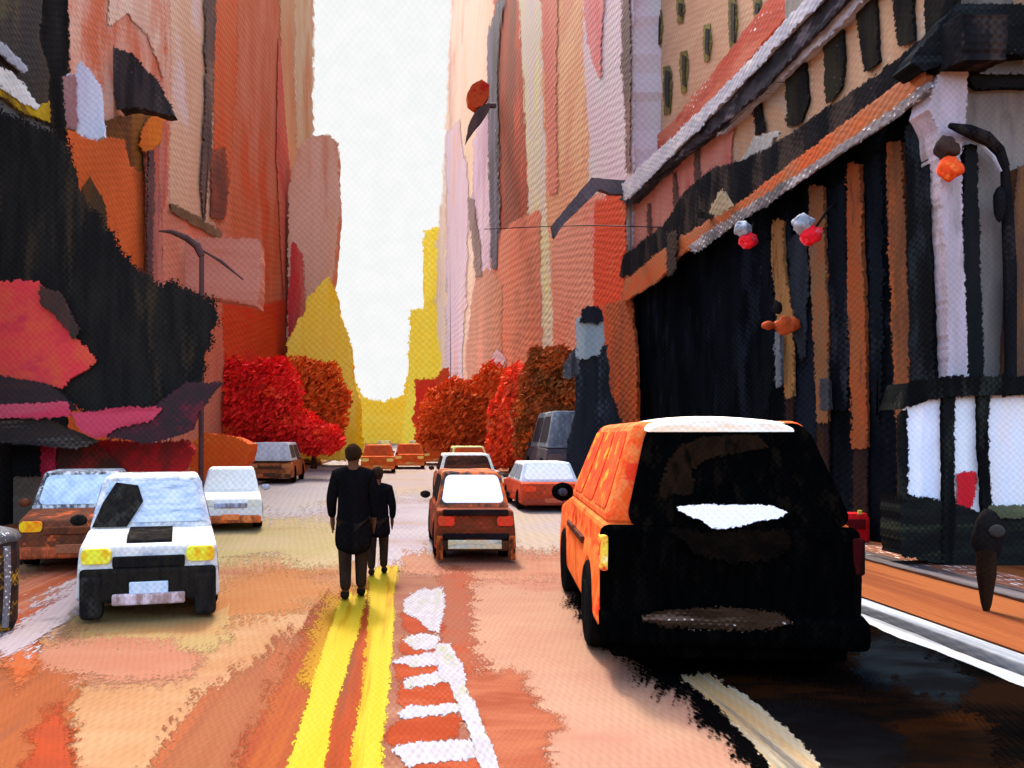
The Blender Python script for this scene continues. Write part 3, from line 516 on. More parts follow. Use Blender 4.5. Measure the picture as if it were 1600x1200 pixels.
front('lower_fascia', [(-140, 575), (20, 590), (80, 604), (104, 628), (114, 640), (60, 646), (-140, 630)], 16.2, D('fascia_dark', [(66, 48, 44), (54, 44, 44)], 16, streak='h', speck=.1), m, .3, 2)
front('pink_strip', [(-140, 626), (10, 634), (104, 630), (110, 650), (60, 652), (-140, 646)], 16.1, D('fascia_pink', [(206, 56, 80), (196, 80, 92), (150, 50, 60)], 16, streak='h', speck=.2), m, .08, 2)
front('pink_strip', [(112, 646), (180, 640), (244, 636), (252, 640), (240, 654), (190, 668), (150, 684), (124, 672)], 16.1, D('fascia_rose', [(204, 70, 88), (176, 50, 66)], 16, streak='h', speck=.2), m, .08, 2)
front('wing', [(246, 634), (290, 600), (345, 598), (330, 612), (310, 640), (298, 672), (240, 690), (170, 682), (160, 676), (200, 664)], 16.15, D('wing_maroon', [(72, 42, 46), (56, 44, 44), (104, 42, 50)], 16, streak='n', speck=.1), m, .3, 2, fr=8)
front('lower_fascia', [(-140, 650), (60, 652), (130, 680), (150, 690), (120, 700), (-140, 676)], 16.25, D('fascia_umber', [(58, 48, 42), (46, 42, 42), (110, 98, 84)], 16, streak='h'), m, .3, 2)

a = thing('red_awning', 'crimson shop awning sagging below the black marquee', 'awning', (-5.5, 17.6, 0))
front('canopy', [(86, 690), (150, 688), (220, 694), (292, 690), (300, 702), (286, 734), (236, 752), (180, 766), (120, 756), (92, 730)], 17.6, D('awning_red', [(184, 34, 38), (120, 40, 36), (206, 40, 44)], 17.6, streak='n', speck=.2), a, .4, 2.6, fr=8)
front('valance', [(88, 694), (150, 692), (196, 740), (150, 758), (96, 742)], 17.5, D('valance_brown', [(86, 48, 40), (70, 44, 36), (140, 44, 40)], 17.5, streak='n'), a, .1, 3)
front('post', [(64, 684), (86, 684), (84, 720), (86, 765), (92, 868), (74, 868), (66, 760)], 17.4, D('post_crimson', [(190, 32, 64), (160, 36, 56), (210, 60, 84)], 17.4, speck=.5), a, .12, 2.4)
w_ = thing('shop_wall', 'grey-brown shop wall with dark top under the marquee, far left', 'wall', (-9, 18.2, 0))
front('dark_panel', [(-140, 660), (66, 664), (66, 742), (-140, 744)], 18.1, D('shop_black', [(40, 42, 44), (34, 34, 36)], 18.1, streak='h', amp=.4), w_, .3)
front('stone_base', [(-140, 735), (66, 736), (84, 760), (86, 884), (-140, 884)], 18.15, D('shop_stone', [(130, 116, 98), (116, 102, 88), (146, 132, 116)], 18.1, streak='n', speck=.5), w_, .3, 2.4)
s = thing('blade_sign', 'pinkish white blade sign hanging high beside the black building', 'sign', (-8, 19.6, 8.5))
front('panel', [(104, 118), (120, 118), (124, 98), (140, 112), (156, 140), (162, 212), (150, 216), (122, 206), (106, 190)], 19.6, D('sign_blush', [(232, 214, 222), (238, 226, 230), (206, 216, 230)], 19.6, speck=.2), s, .2, 2.4)
front('edge', [(98, 120), (116, 118), (118, 200), (106, 196)], 19.5, D('sign_rose', [(196, 140, 130), (180, 120, 112)], 19.5), s, .3, 1.4)
front('bracket', [(96, 128), (104, 128), (104, 134), (96, 134)], 19.6, D('sign_bracket', [(60, 56, 54)], 19.5), s, .1, .3)
oa = thing('orange_awning', 'vivid orange awning just beyond the crimson one', 'awning', (-8, 27, 0))
front('canopy', [(300, 690), (322, 676), (362, 682), (392, 694), (386, 724), (358, 744), (322, 748), (298, 742)], 27, D('awning_orange', [(236, 100, 36), (230, 84, 32), (240, 130, 64)], 27, streak='n'), oa, 1.5, 2.4)  # canopy in flat orange tones
front('post', [(302, 738), (306, 738), (306, 780), (302, 780)], 27.1, D('awning_post', [(90, 50, 40)], 27), oa, .1, .4)

# ------------------------------------------------------------------ trees
def tree(label, px, Y, blobs, cols, leaf, n, group='autumn trees along the pavements'):
    X = (px - VX) * Y / F; t = thing('autumn_tree', label, 'tree', (X, Y, 0.1), group=group)
    bt = tube([(X, Y, 0.1), (X + .05, Y, 1.0), (X - .05, Y, 2.4)], [.2, .15, .1])
    for q in blobs[:4]:
        c = Vector(((q[0] - VX) * Y / F, Y, H - (q[1] - VY) * Y / F)); st = Vector((X, Y, 1.5)); tube([st, (st + c) / 2 + Vector((0, 0, .1)), c], [.08, .05, .03], 7, bt)
    obj('trunk', bt, D('bark', [(84, 50, 34), (60, 40, 30)], Y), t)
    bm = bmesh.new(); more = []
    for (bx, by, rx, ry) in blobs:
        for q_ in range(4):
            an = random.uniform(-.4, math.pi + .4); kr = random.uniform(.22, .42)
            more.append((bx + math.cos(an) * rx * .98, by - math.sin(an) * ry * .98, rx * kr, ry * kr))
    for (bx, by, rx, ry) in list(blobs) + more:
        s = Y / F; c = ((bx - VX) * s, Y + random.uniform(-.4, .4), H - (by - VY) * s); r = (rx * s, max(rx, ry) * s * .8, ry * s)
        lump(c, tuple(v * .8 for v in r), .3, 3, 1.9, bm)
        for i in range(int(1.9 * n * rx * ry / 1200)):
            d = Vector((random.gauss(0, 1), random.gauss(0, 1), random.gauss(0, 1))).normalized() * (random.uniform(.72, 1.28))
            p = Vector(c) + Vector((d.x * r[0], d.y * r[1], d.z * r[2])); a = Vector((random.gauss(0, 1), random.gauss(0, 1), random.gauss(0, 1))).normalized()
            bb = a.orthogonal().normalized(); cc = a.cross(bb); l = leaf * .72 * s * random.uniform(.6, 1.3)
            if p.z < .3: continue
            bm.faces.new([bm.verts.new(p + v) for v in (bb * l * 1.5, cc * l * .6, -bb * l * 1.5, -cc * l * .6)])
    me = bpy.data.meshes.new('crown'); bm.transform(Matrix.Translation(-Vector((X, Y, 0.1)))); bm.to_mesh(me); bm.free()
    o = bpy.data.objects.new('crown', me); C.objects.link(o); me.materials.append(D('foliage', cols, Y, streak='n', sw=14, speck=.0, gain=1.5)); o.parent = t
    return t
tree('rounded burnt-orange tree left of the street end, in front of the yellow building', 490, 50, [(490, 620, 42, 44), (468, 590, 32, 26), (512, 650, 26, 36), (450, 640, 30, 44), (500, 680, 30, 22)], [(200, 84, 34), (214, 96, 34), (180, 74, 34)], 5, 900)
tree('low scarlet tree row beside the black marquee', 400, 40, [(400, 640, 58, 34), (350, 640, 36, 42), (450, 668, 44, 26), (490, 684, 36, 22), (370, 672, 50, 30), (425, 610, 40, 40), (340, 600, 24, 34), (372, 592, 26, 26), (512, 690, 22, 16)], [(222, 46, 36), (214, 34, 34), (226, 78, 40)], 5, 900)
tree('rusty orange tree right of the street end, against the peach tower', 725, 62, [(705, 660, 44, 50), (745, 690, 44, 36), (690, 690, 28, 30), (770, 640, 34, 56), (790, 690, 30, 34), (735, 650, 34, 44)], [(192, 84, 34), (206, 96, 44), (180, 80, 34)], 5, 900)
tree('red-orange tree between the rusty and the brown tree', 800, 45, [(800, 660, 30, 52), (812, 700, 28, 34), (788, 700, 24, 30), (812, 610, 26, 36)], [(222, 84, 48), (214, 70, 42), (206, 100, 54)], 5, 900)
tree('dark brown-orange tree behind the grey van', 856, 34, [(862, 600, 40, 44), (850, 650, 42, 46), (884, 640, 30, 50), (850, 572, 24, 24), (838, 690, 28, 34)], [(160, 76, 34), (134, 74, 36), (204, 92, 34)], 5, 1000)

# ------------------------------------------------------------------ vehicles
TYRE = D('tyre', [(20, 19, 19), (28, 26, 25)], 9, amp=.4)
def wheel(parent, x, y, r, w, mt=TYRE, rim=None):
    sx = 1 if x > 0 else -1
    o = obj('wheel', tube([(x - w / 2 * sx, y, r), (x - w / 2 * sx + .001, y, r), (x + w / 2 * sx - .02 * sx, y, r), (x + w / 2 * sx, y, r)], [r * .9, r, r, r * .9], 28), mt, parent, local=True, smooth=False)
    obj('rim', tube([(x + w / 2 * sx - .01 * sx, y, r), (x + w / 2 * sx + .012 * sx, y, r)], [r * .58, r * .52], 20), rim or mt, o, local=True)
def prism(profile, hw, bev=.05, taper=0.0, seg=3):
    """side profile (y, z) extruded across the width"""
    bm = bmesh.new(); a = []; b = []
    zs = [p[1] for p in profile]; z0, z1 = min(zs), max(zs)
    for (y, z) in profile:
        h = hw * (1 - taper * ((z - z0) / (z1 - z0)) ** 2)
        a.append(bm.verts.new((-h, y, z))); b.append(bm.verts.new((h, y, z)))
    bm.faces.new(a); bm.faces.new(list(reversed(b))); n = len(a)
    for i in range(n): bm.faces.new((a[i], b[i], b[(i + 1) % n], a[(i + 1) % n]))
    bmesh.ops.recalc_face_normals(bm, faces=bm.faces)
    if bev:
        ed = [e for e in bm.edges if len(e.link_faces) == 2 and e.calc_face_angle(0) > 0.5]
        bmesh.ops.bevel(bm, geom=ed, offset=bev, segments=seg, affect='EDGES', profile=.5, clamp_overlap=True)
    return bm
def frustum(b0, b1, bev=.05):
    """b = (x half, y rear, y front, z)"""
    bm = bmesh.new(); vs = []
    for hx, y0, y1, z in (b0, b1): vs += [bm.verts.new(p) for p in ((-hx, y0, z), (hx, y0, z), (hx, y1, z), (-hx, y1, z))]
    for f in ((3, 2, 1, 0), (4, 5, 6, 7), (0, 1, 5, 4), (1, 2, 6, 5), (2, 3, 7, 6), (3, 0, 4, 7)): bm.faces.new([vs[i] for i in f])
    if bev: bmesh.ops.bevel(bm, geom=bm.edges[:], offset=bev, segments=3, affect='EDGES', profile=.5)
    return bm
def panel(q, u0, u1, v0, v1, off=.012, th=.02, r=.18):
    """rounded pane set on the quad q (bl, br, tr, tl)"""
    q = [Vector(p) for p in q]; n = (q[1] - q[0]).cross(q[3] - q[0]).normalized()
    def P(u, v): return (q[0] * (1 - u) + q[1] * u) * (1 - v) + (q[3] * (1 - u) + q[2] * u) * v + n * off
    pts = []; 
    for (cu, cv, a0) in ((u1 - r * (u1 - u0) * .5, v0 + r * (v1 - v0), -90), (u1 - r * (u1 - u0) * .5, v1 - r * (v1 - v0), 0), (u0 + r * (u1 - u0) * .5, v1 - r * (v1 - v0), 90), (u0 + r * (u1 - u0) * .5, v0 + r * (v1 - v0), 180)):
        for i in range(6):
            t = math.radians(a0 + i * 18); pts.append(P(cu + math.cos(t) * r * (u1 - u0) * .5, cv + math.sin(t) * r * (v1 - v0)))
    return extrude_poly(pts, -n * th)
def arch(yc, r, z, n=8): return [(yc + r * math.cos(math.pi - math.pi * i / n), z + r * math.sin(math.pi * i / n)) for i in range(n + 1)]
def car(name, label, cat, X, Y, W, L, Ht, m, facing='away', rz=0.0, detail=True, group=None, sedan=True, extra=None):
    """m: dict body, cabin, glass_end (pane towards the eye), glass_side, dark, light, plate, bumper. Local y=0 is the end nearest the eye."""
    t = thing(name, label, cat, (X, Y, 0.02), rz, group)
    r = Ht * .215; hw = W / 2; zb = Ht * .14; zs = Ht * (.60 if sedan else .56)
    w0, w1 = L * .19, L * .80
    nearh = zs * (.97 if facing == 'away' else .88)
    prof = [(0.02, zb)] + arch(w0, r * 1.15, zb) + arch(w1, r * 1.15, zb) + [(L - .02, zb), (L, zs * .62), (L - .06, zs * .88), (L * .76, zs), (L * .2, zs), (.06, nearh), (0, zs * .62)]
    body = obj('body', prism(prof, hw, .05 * W / 1.8, .07), m['body'], t, local=True)
    y0 = .06 if not sedan else L * (.13 if facing == 'away' else .22); y1 = L * .78
    c0 = (hw * .93, y0, y1, zs - .03); c1 = (hw * .74, y0 + (.12 if not sedan else L * .09), y1 - L * .14, Ht)
    obj('cabin', frustum(c0, c1, .05), m['cabin'], t, local=True)
    E = [(-c0[0], c0[1], c0[3]), (c0[0], c0[1], c0[3]), (c1[0], c1[1], c1[3]), (-c1[0], c1[1], c1[3])]
    obj('rear_window' if facing == 'away' else 'windscreen', panel(E, .06, .94, .14, .9), m['glass_end'], t, local=True)
    for s in (-1, 1):
        A = [(s * c0[0], c0[1], c0[3]), (s * c0[0], c0[2], c0[3]), (s * c1[0], c1[2], c1[3]), (s * c1[0], c1[1], c1[3])]
        if s < 0: A = [A[1], A[0], A[3], A[2]]
        for (a, bb) in ((.08, .47), (.52, .92)): obj('side_window', panel(A, a, bb, .16, .86), m['glass_side'], t, local=True)
        for yy in (w0, w1): wheel(t, s * (hw - .1), yy, r, .2, rim=m.get('rim'))
        lm = panel([(s * hw * .72 - hw * .2, -.0, zs * .68), (s * hw * .72 + hw * .2, -.0, zs * .68), (s * hw * .72 + hw * .2, .0, zs * .86), (s * hw * .72 - hw * .2, 0, zs * .86)], 0, 1, 0, 1, .02, .06, .35)
        obj('tail_light' if facing == 'away' else 'headlight', lm, m['light'], t, local=True)
        bm = lump((s * (hw + .09), L * (.62 if facing == 'away' else .3), zs + .08), (.1, .06, .07), .05, 2); 
        mi = obj('wing_mirror', bm, m.get('mirror', m['dark']), t, local=True, smooth=True)
    obj('bumper', box(-hw * .94, hw * .94, -.06, .12, zb - .02, zs * m.get('bh', .42), .04), m['bumper'], t, local=True)
    obj('licence_plate', box(-.24 * W / 1.8, .24 * W / 1.8, -.085, -.06, zs * .30, zs * .46, .01), m['plate'], t, local=True)
    if facing != 'away': obj('grille', box(-hw * .5, hw * .5, -.03, .03, zs * .62, zs * .76, .02), m['dark'], t, local=True)
    if extra: extra(t, dict(hw=hw, zs=zs, zb=zb, L=L, c0=c0, c1=c1, E=E, r=r))
    return t

# the big orange car with the black back
Y0 = 6.9
def suv():
    t = thing('parked_car', 'large orange and black car seen from behind, filling the dark right lane', 'car', (2.70, Y0, 0.02), math.radians(-6.5))
    O = lambda n, cols, **k: D(n, cols, 7.5, sw=k.pop('sw', 12), sl=k.pop('sl', 70), **k)
    Mor = O('suv_orange', [(232, 96, 34), (236, 120, 54), (230, 56, 22)], streak='n', rough=.5, gain=1.0)
    Mbk = O('suv_black', [(5, 5, 5), (3, 3, 3), (11, 9, 8)], amp=.45, rough=.75)
    L, hw = 4.6, 1.06; zb, zs = .34, 1.26
    prof = [(.02, zb)] + arch(.95, .44, zb) + arch(3.75, .44, zb) + [(L - .03, zb), (L, .75), (L - .1, 1.08), (3.6, 1.22), (3.3, zs), (.05, zs), (0, 1.0)]
    obj('body', prism(prof, hw, .07, .05), Mor, t, local=True)
    c0 = (hw * .95, .03, 3.45, zs - .03); c1 = (.72, .34, 2.75, 2.12)
    obj('cabin', frustum(c0, c1, .09), O('suv_pillar', [(234, 84, 30), (232, 120, 60), (226, 56, 28)], streak='n', gain=1.0), t, local=True)
    # black tailgate wrapping the back
    bm = prism([(-.05, .46), (-.07, .9), (-.03, 1.24), (.12, 1.24), (.12, .46)], hw * .985, .085); obj('tailgate', bm, Mbk, t, local=True)
    E = [(-c0[0], c0[1], c0[3]), (c0[0], c0[1], c0[3]), (c1[0], c1[1], c1[3]), (-c1[0], c1[1], c1[3])]
    rw = obj('rear_window', panel(E, .085, .995, .0, .97, .02, .05, .16), O('suv_glass', [(5, 5, 5), (3, 3, 3), (16, 12, 8)], rough=.7, amp=.4), t, local=True)
    # brown reflection painted as a thin patch on the rear glass
    def onE(u, v, off):
        q = [Vector(p) for p in E]; n = (q[1] - q[0]).cross(q[3] - q[0]).normalized()
        return (q[0] * (1 - u) + q[1] * u) * (1 - v) + (q[3] * (1 - u) + q[2] * u) * v + n * off
    sh = [(.20, .24), (.27, .3), (.34, .3), (.34, .52), (.40, .62), (.52, .68), (.72, .74), (.70, .84), (.40, .82), (.29, .74), (.24, .55)]
    SR = ragged([(a * 100, b * 100) for a, b in sh], .9, 3)
    obj('glass_reflection', fringed([onE(p.x / 100, p.y / 100, .032) for p in SR], [onE(p.x / 100, p.y / 100, .032) for p in outward(SR, 3.5)]), O('suv_glass_reflection', [(34, 21, 12), (24, 16, 10), (10, 8, 6)], amp=.4), rw, local=True)
    bm = bmesh.new(); rows = []
    for yy, zz, ww in ((.26, 2.11, .60), (.36, 2.135, .66), (.9, 2.16, .66), (2.2, 2.15, .62), (2.65, 2.11, .5)):
        rows.append([bm.verts.new((ww * math.sin(t_), yy, zz - .085 + .1 * math.cos(t_))) for t_ in [math.radians(-90 + i * 12) for i in range(16)]])
    for p_, q_ in zip(rows, rows[1:]):
        for i in range(15): bm.faces.new((p_[i], p_[i + 1], q_[i + 1], q_[i]))
    bm.faces.new(rows[0]); bm.faces.new(list(reversed(rows[-1])))
    obj('roof', bm, O('suv_roof_highlight', [(238, 228, 210), (236, 200, 164), (226, 226, 222)], streak='h', speck=.1, gain=1.5), t, local=True, smooth=False)  # white highlight along the roof edge painted as a cream roof
    A = [(-c0[0], c0[2], c0[3]), (-c0[0], c0[1], c0[3]), (-c1[0], c1[1], c1[3]), (-c1[0], c1[2], c1[3])]
    Bq = [(c0[0], c0[1], c0[3]), (c0[0], c0[2], c0[3]), (c1[0], c1[2], c1[3]), (c1[0], c1[1], c1[3])]
    Mg = O('suv_side_reflection', [(226, 56, 28), (234, 80, 36), (240, 140, 40)], streak='n', rough=.3, gain=1.2)  # orange-red reflection painted into the left window colour
    for q, mm in ((A, Mg), (Bq, Mbk)):
        for (a, b_) in ((.05, .32), (.36, .64), (.68, .95)): obj('side_window', panel(q, a, b_, .14, .9), mm, t, local=True)
    for s in (-1, 1):
        for yy in (.95, 3.75): wheel(t, s * (hw - .12), yy, .40, .27)
        obj('side_trim', box(s * hw * .985 - .02, s * hw * .985 + .02, 1.45, 3.2, .9, .97, .01), O('suv_trim', [(96, 40, 20), (60, 30, 20)]), t, local=True)
        mir = obj('wing_mirror', lump((s * (hw + .09), 2.75, 1.34), (.13, .08, .11), .06, 2), Mbk, t, local=True, smooth=True)
        obj('mirror_glass', lump((s * (hw + .09), 2.68, 1.34), (.06, .03, .05), .02, 2), O('suv_mirror', [(60, 70, 82), (34, 38, 44)]), mir, local=True, smooth=True)
    obj('tail_light', box(-hw * .99, -hw * .93, -.07, .14, .86, 1.16, .02), O('suv_tail_l', [(228, 190, 60), (206, 30, 34), (240, 220, 140)], streak='n', sw=8, gain=1.4), t, local=True, label='slim yellow and red left tail light')
    obj('tail_light', box(hw * .9, hw * .99, -.07, .14, .86, 1.16, .02), O('suv_tail_r', [(60, 14, 14), (30, 12, 12)]), t, local=True)
    # white highlight on the boot, built as a pale piece with curved lower edge
    s_ = Y0 / F; px = lambda x, y: ((x - 1138) * s_, -.12, H - .02 - (y - VY) * (Y0 - .1) / F)
    hp = [(1056, 794), (1090, 790), (1150, 789), (1196, 791), (1218, 800), (1200, 808), (1172, 812), (1150, 820), (1112, 825), (1092, 812), (1070, 804)]
    obj('boot_highlight', (lambda R_: fringed([px(p.x, p.y) for p in R_], [px(p.x, p.y) for p in outward(R_, 3)], (0, .05, 0)))(ragged(hp, 1.6, 4)), O('suv_boot_highlight', [(226, 232, 240), (214, 222, 234), (236, 236, 200)], streak='h', rough=.3, gain=2.2), t, local=True)
    rc = [(1050, 832), (1100, 838), (1150, 834), (1210, 830), (1220, 845), (1190, 868), (1140, 874), (1090, 862)]
    obj('plate_recess', (lambda R_: fringed([px(p.x, p.y) for p in R_], [px(p.x, p.y) for p in outward(R_, 12)], (0, .04, 0)))(ragged(rc, 1.6, 4)), O('suv_recess', [(22, 15, 10), (12, 9, 7)], streak='n', amp=.4), t, local=True)
    bp = obj('bumper', prism([(-.16, .26), (-.2, .34), (-.18, .5), (-.05, .54), (.25, .54), (.25, .26)], hw * .99, .05), Mbk, t, local=True)
    gl = [(990, 968), (1050, 956), (1120, 952), (1190, 958), (1206, 970), (1180, 978), (1100, 980), (1030, 976)]
    s2 = lambda x, y: ((x - 1128) * s_, -.215, H - .02 - (y - VY) * (Y0 - .2) / F)
    obj('bumper_highlight', (lambda R_: fringed([s2(p.x, p.y) for p in R_], [s2(p.x, p.y) for p in outward(R_, 8)], (0, .04, 0)))(ragged(gl, 1.8, 4)), O('suv_bumper_highlight', [(60, 42, 30), (40, 27, 17), (100, 80, 66)], streak='h', speck=.3), bp, local=True)  # brown highlight on the bumper, built as a thin painted strip
    obj('rear_lower_valance', box(-hw * .9, hw * .9, .02, .3, .12, .30, .04), Mbk, t, local=True)
suv()

W_ = lambda n, cols, Y, **k: D(n, cols, Y, sw=k.pop('sw', 10), sl=k.pop('sl', 45), amp=k.pop('amp', .3), gain=k.pop('gain', 1.25), **k)
# pale taxi-like car facing the viewer
def pale_extra(t, d):
    hw, zs, L = d['hw'], d['zs'], d['L']
    blk = W_('pale_car_black', [(38, 34, 28), (26, 24, 24), (50, 46, 40)], 9)
    co_ = [(-hw * .95, zs * .93), (-hw * .55, zs * 1.02), (-hw * .35, zs * 1.0), (-hw * .2, zs * .86), (-hw * .5, zs * .74), (-hw * .9, zs * .76)]
    q = d['E']; n = Vector((0, -1, .5)).normalized()
    def on(u, v, off=.04):
        Q = [Vector(p) for p in q]; n = (Q[1] - Q[0]).cross(Q[3] - Q[0]).normalized(); return (Q[0] * (1 - u) + Q[1] * u) * (1 - v) + (Q[3] * (1 - u) + Q[2] * u) * v + n * off
    obj('dark_windscreen_side', extrude_poly([on(a, b_) for a, b_ in ((.02, .05), (.3, .05), (.42, .5), (.36, .8), (.14, .86), (.06, .5))], (0, .02, 0)), blk, t, local=True)
    obj('bonnet_panel', prism([(.16, zs * .93), (.3, zs * .985), (L * .22, zs * 1.02), (L * .22, zs * .9), (.16, zs * .85)], hw * .32, .01), blk, t, local=True)
    o = t.children[-1]; o.location.x = -hw * .58
    for s in (-1, 1): obj('wheel_guard', box(s * hw * .78 - .12, s * hw * .78 + .12, -.08, .2, .02, zs * .55, .05), blk, t, local=True)
    obj('lower_lip', box(-hw * .5, hw * .5, -.12, .02, d['zb'] - .04, d['zb'] + .08, .02), W_('pale_lip', [(206, 184, 184), (150, 120, 110)], 9), t, local=True)
car('pale_car', 'white car facing us with black bumper and yellow headlamps, nearest in the left lane', 'car', -2.78, 9.1, 1.52, 3.9, 1.5,
    dict(bh=.62, body=W_('pale_body', [(188, 186, 178), (206, 200, 186), (150, 152, 156)], 9.5, streak='n', speck=.5), cabin=W_('pale_cabin', [(206, 202, 190), (160, 166, 176), (120, 116, 110)], 9.5, streak='n', speck=.6),
         glass_end=W_('pale_screen', [(160, 176, 190), (196, 202, 204), (130, 144, 160)], 10, streak='h', speck=.2), glass_side=W_('pale_side', [(150, 164, 180), (90, 90, 94)], 10),
         dark=W_('pale_dark', [(34, 32, 24), (24, 22, 22)], 9), light=W_('pale_lamp', [(224, 222, 60), (220, 170, 30), (236, 228, 90)], 9, streak='n', sw=8), plate=W_('pale_plate', [(176, 196, 208), (196, 208, 214)], 9),
         bumper=W_('pale_bumper', [(36, 32, 26), (26, 24, 22)], 9)), 'facing', math.radians(15), extra=pale_extra)
car('parked_car', 'orange-nosed car with pale blue windscreen, half hidden left of the white car', 'car', -4.95, 12.4, 1.55, 4.0, 1.42,
    dict(body=W_('ob_body', [(116, 62, 38), (90, 54, 38), (206, 96, 44)], 12, streak='n'), cabin=W_('ob_cabin', [(80, 76, 76), (190, 190, 186), (60, 54, 54)], 12, speck=.6),
         glass_end=W_('ob_screen', [(186, 200, 212), (160, 176, 192)], 12, streak='n'), glass_side=W_('ob_side', [(90, 90, 96), (60, 58, 60)], 12), dark=W_('ob_dark', [(110, 58, 34), (80, 46, 32)], 12),
         light=W_('ob_lamp', [(238, 140, 24), (232, 190, 30), (240, 100, 30)], 12, streak='n', sw=8), plate=W_('ob_plate', [(150, 90, 60)], 12), bumper=W_('ob_bumper', [(196, 90, 50), (130, 66, 40)], 12, speck=.2)), 'facing', math.radians(14))
car('white_car', 'small white car with an orange bumper just beyond the nearest white car', 'car', -3.65, 17.6, 1.35, 3.8, 1.28,
    dict(body=W_('wc_body', [(222, 220, 204), (230, 226, 216)], 17.6, streak='n', speck=.3), cabin=W_('wc_cabin', [(224, 222, 208), (214, 214, 210)], 17.6, speck=.3), glass_end=W_('wc_screen', [(214, 216, 204), (224, 222, 212)], 17.6),
         glass_side=W_('wc_side', [(84, 80, 84), (120, 120, 130)], 17.6), dark=W_('wc_dark', [(120, 84, 56), (160, 170, 190)], 17.6), light=W_('wc_lamp', [(220, 214, 190)], 17.6), plate=W_('wc_plate', [(236, 130, 70)], 17.6),
         bumper=W_('wc_bumper', [(226, 108, 50), (150, 80, 44), (232, 130, 70)], 17.6)), 'facing', math.radians(11))
car('delivery_van', 'boxy white and brown van standing farthest back in the left lane', 'van', -5.7, 35.5, 2.0, 4.6, 1.75,
    dict(body=W_('bv_body', [(170, 96, 52), (120, 72, 44), (190, 110, 60)], 35), cabin=W_('bv_cabin', [(200, 206, 208), (186, 190, 190)], 35, speck=.3), glass_end=W_('bv_screen', [(206, 212, 212), (186, 194, 198)], 35),
         glass_side=W_('bv_side', [(84, 70, 60)], 35), dark=W_('bv_dark', [(84, 54, 40)], 35), light=W_('bv_lamp', [(190, 120, 70)], 35), plate=W_('bv_plate', [(90, 60, 44)], 35), bumper=W_('bv_bumper', [(196, 108, 60), (84, 56, 40)], 35)), 'facing', sedan=False)
# rear view car in the middle
def mid_extra(t, d):
    hw, zs = d['hw'], d['zs']
    obj('boot_band', box(-hw * .8, hw * .8, -.03, .05, zs * .88, zs * .99, .015), W_('mid_band', [(40, 28, 26), (26, 22, 22)], 13, streak='h'), t, local=True)
    obj('boot_band', box(-hw * .8, hw * .8, -.09, .02, zs * .44, zs * .54, .015), W_('mid_band2', [(30, 26, 26), (22, 20, 20)], 13, streak='h'), t, local=True)
    obj('exhaust_panel', box(-hw * .68, hw * .62, -.10, -.02, d['zb'] + .02, d['zb'] + .16, .01), W_('mid_plate', [(196, 204, 180), (206, 190, 140), (110, 120, 124)], 13, streak='h', sw=10), t, local=True)
    for s in (-1, 1): obj('body_corner', box(s * hw * .88 - .05, s * hw * .88 + .05, -.1, .1, .04, zs * .5, .02), W_('mid_corner', [(196, 92, 36), (60, 36, 24)], 13), t, local=True)
car('small_car', 'small rusty red car seen from behind with a white rear window, in the middle lane', 'car', 1.15, 13.2, 1.30, 3.7, 1.40,
    dict(body=W_('mid_body', [(120, 52, 28), (96, 50, 26), (176, 60, 34)], 13, streak='h'), cabin=W_('mid_cabin', [(70, 54, 44), (206, 100, 50), (40, 34, 30)], 13, streak='n', sw=12), glass_end=W_('mid_screen', [(224, 226, 214), (214, 222, 220), (230, 230, 216)], 13, streak='h', gain=1.9),
         glass_side=W_('mid_side', [(40, 34, 30)], 13), dark=W_('mid_dark', [(44, 36, 28), (30, 26, 24)], 13), light=W_('mid_lamp', [(216, 56, 36), (190, 70, 36)], 13), plate=W_('mid_pl', [(110, 60, 32)], 13),
         bumper=W_('mid_bumper', [(84, 52, 28), (60, 40, 26)], 13)), extra=mid_extra)
car('brown_car', 'brown car with pale roof driving away just beyond the small rusty car', 'car', 1.98, 25, 1.9, 4.4, 1.46,
    dict(body=W_('far_body', [(140, 76, 60), (170, 96, 66)], 25, streak='h'), cabin=W_('far_cabin', [(214, 210, 184), (206, 198, 196)], 25, streak='h'), glass_end=W_('far_glass', [(52, 36, 28), (90, 50, 34)], 25, streak='h'),
         glass_side=W_('far_side', [(50, 36, 30)], 25), dark=W_('far_dark', [(60, 40, 34)], 25), light=W_('far_lamp', [(190, 80, 50)], 25), plate=W_('far_plate', [(160, 110, 90)], 25), bumper=W_('far_bumper', [(150, 96, 76)], 25)))
car('red_car', 'red-orange car with white rear window, between the small car and the big black one', 'car', 4.0, 22.2, 1.72, 4.2, 1.28,
    dict(body=W_('rc_body', [(186, 66, 36), (160, 60, 36), (216, 74, 40)], 22, streak='n'), cabin=W_('rc_cabin', [(214, 216, 210), (190, 200, 210)], 22), glass_end=W_('rc_glass', [(222, 224, 216), (206, 214, 220)], 22, streak='h', gain=1.9),
         glass_side=W_('rc_side', [(120, 126, 134)], 22), dark=W_('rc_dark', [(70, 66, 40), (60, 50, 40)], 22), light=W_('rc_lamp', [(232, 70, 36)], 22), plate=W_('rc_plate', [(190, 90, 60)], 22), bumper=W_('rc_bumper', [(150, 60, 40)], 22)))
far = dict(body=W_('tx_body', [(206, 96, 38), (190, 84, 34)], 60, streak='n'), cabin=W_('tx_cabin', [(200, 92, 36), (214, 110, 50)], 60), glass_end=W_('tx_glass', [(206, 84, 36), (176, 80, 40)], 60), glass_side=W_('tx_side', [(120, 60, 36)], 60),
           dark=W_('tx_dark', [(90, 50, 34)], 60), light=W_('tx_lamp', [(232, 214, 110)], 60), plate=W_('tx_plate', [(214, 160, 90)], 60), bumper=W_('tx_bumper', [(214, 120, 60)], 60))
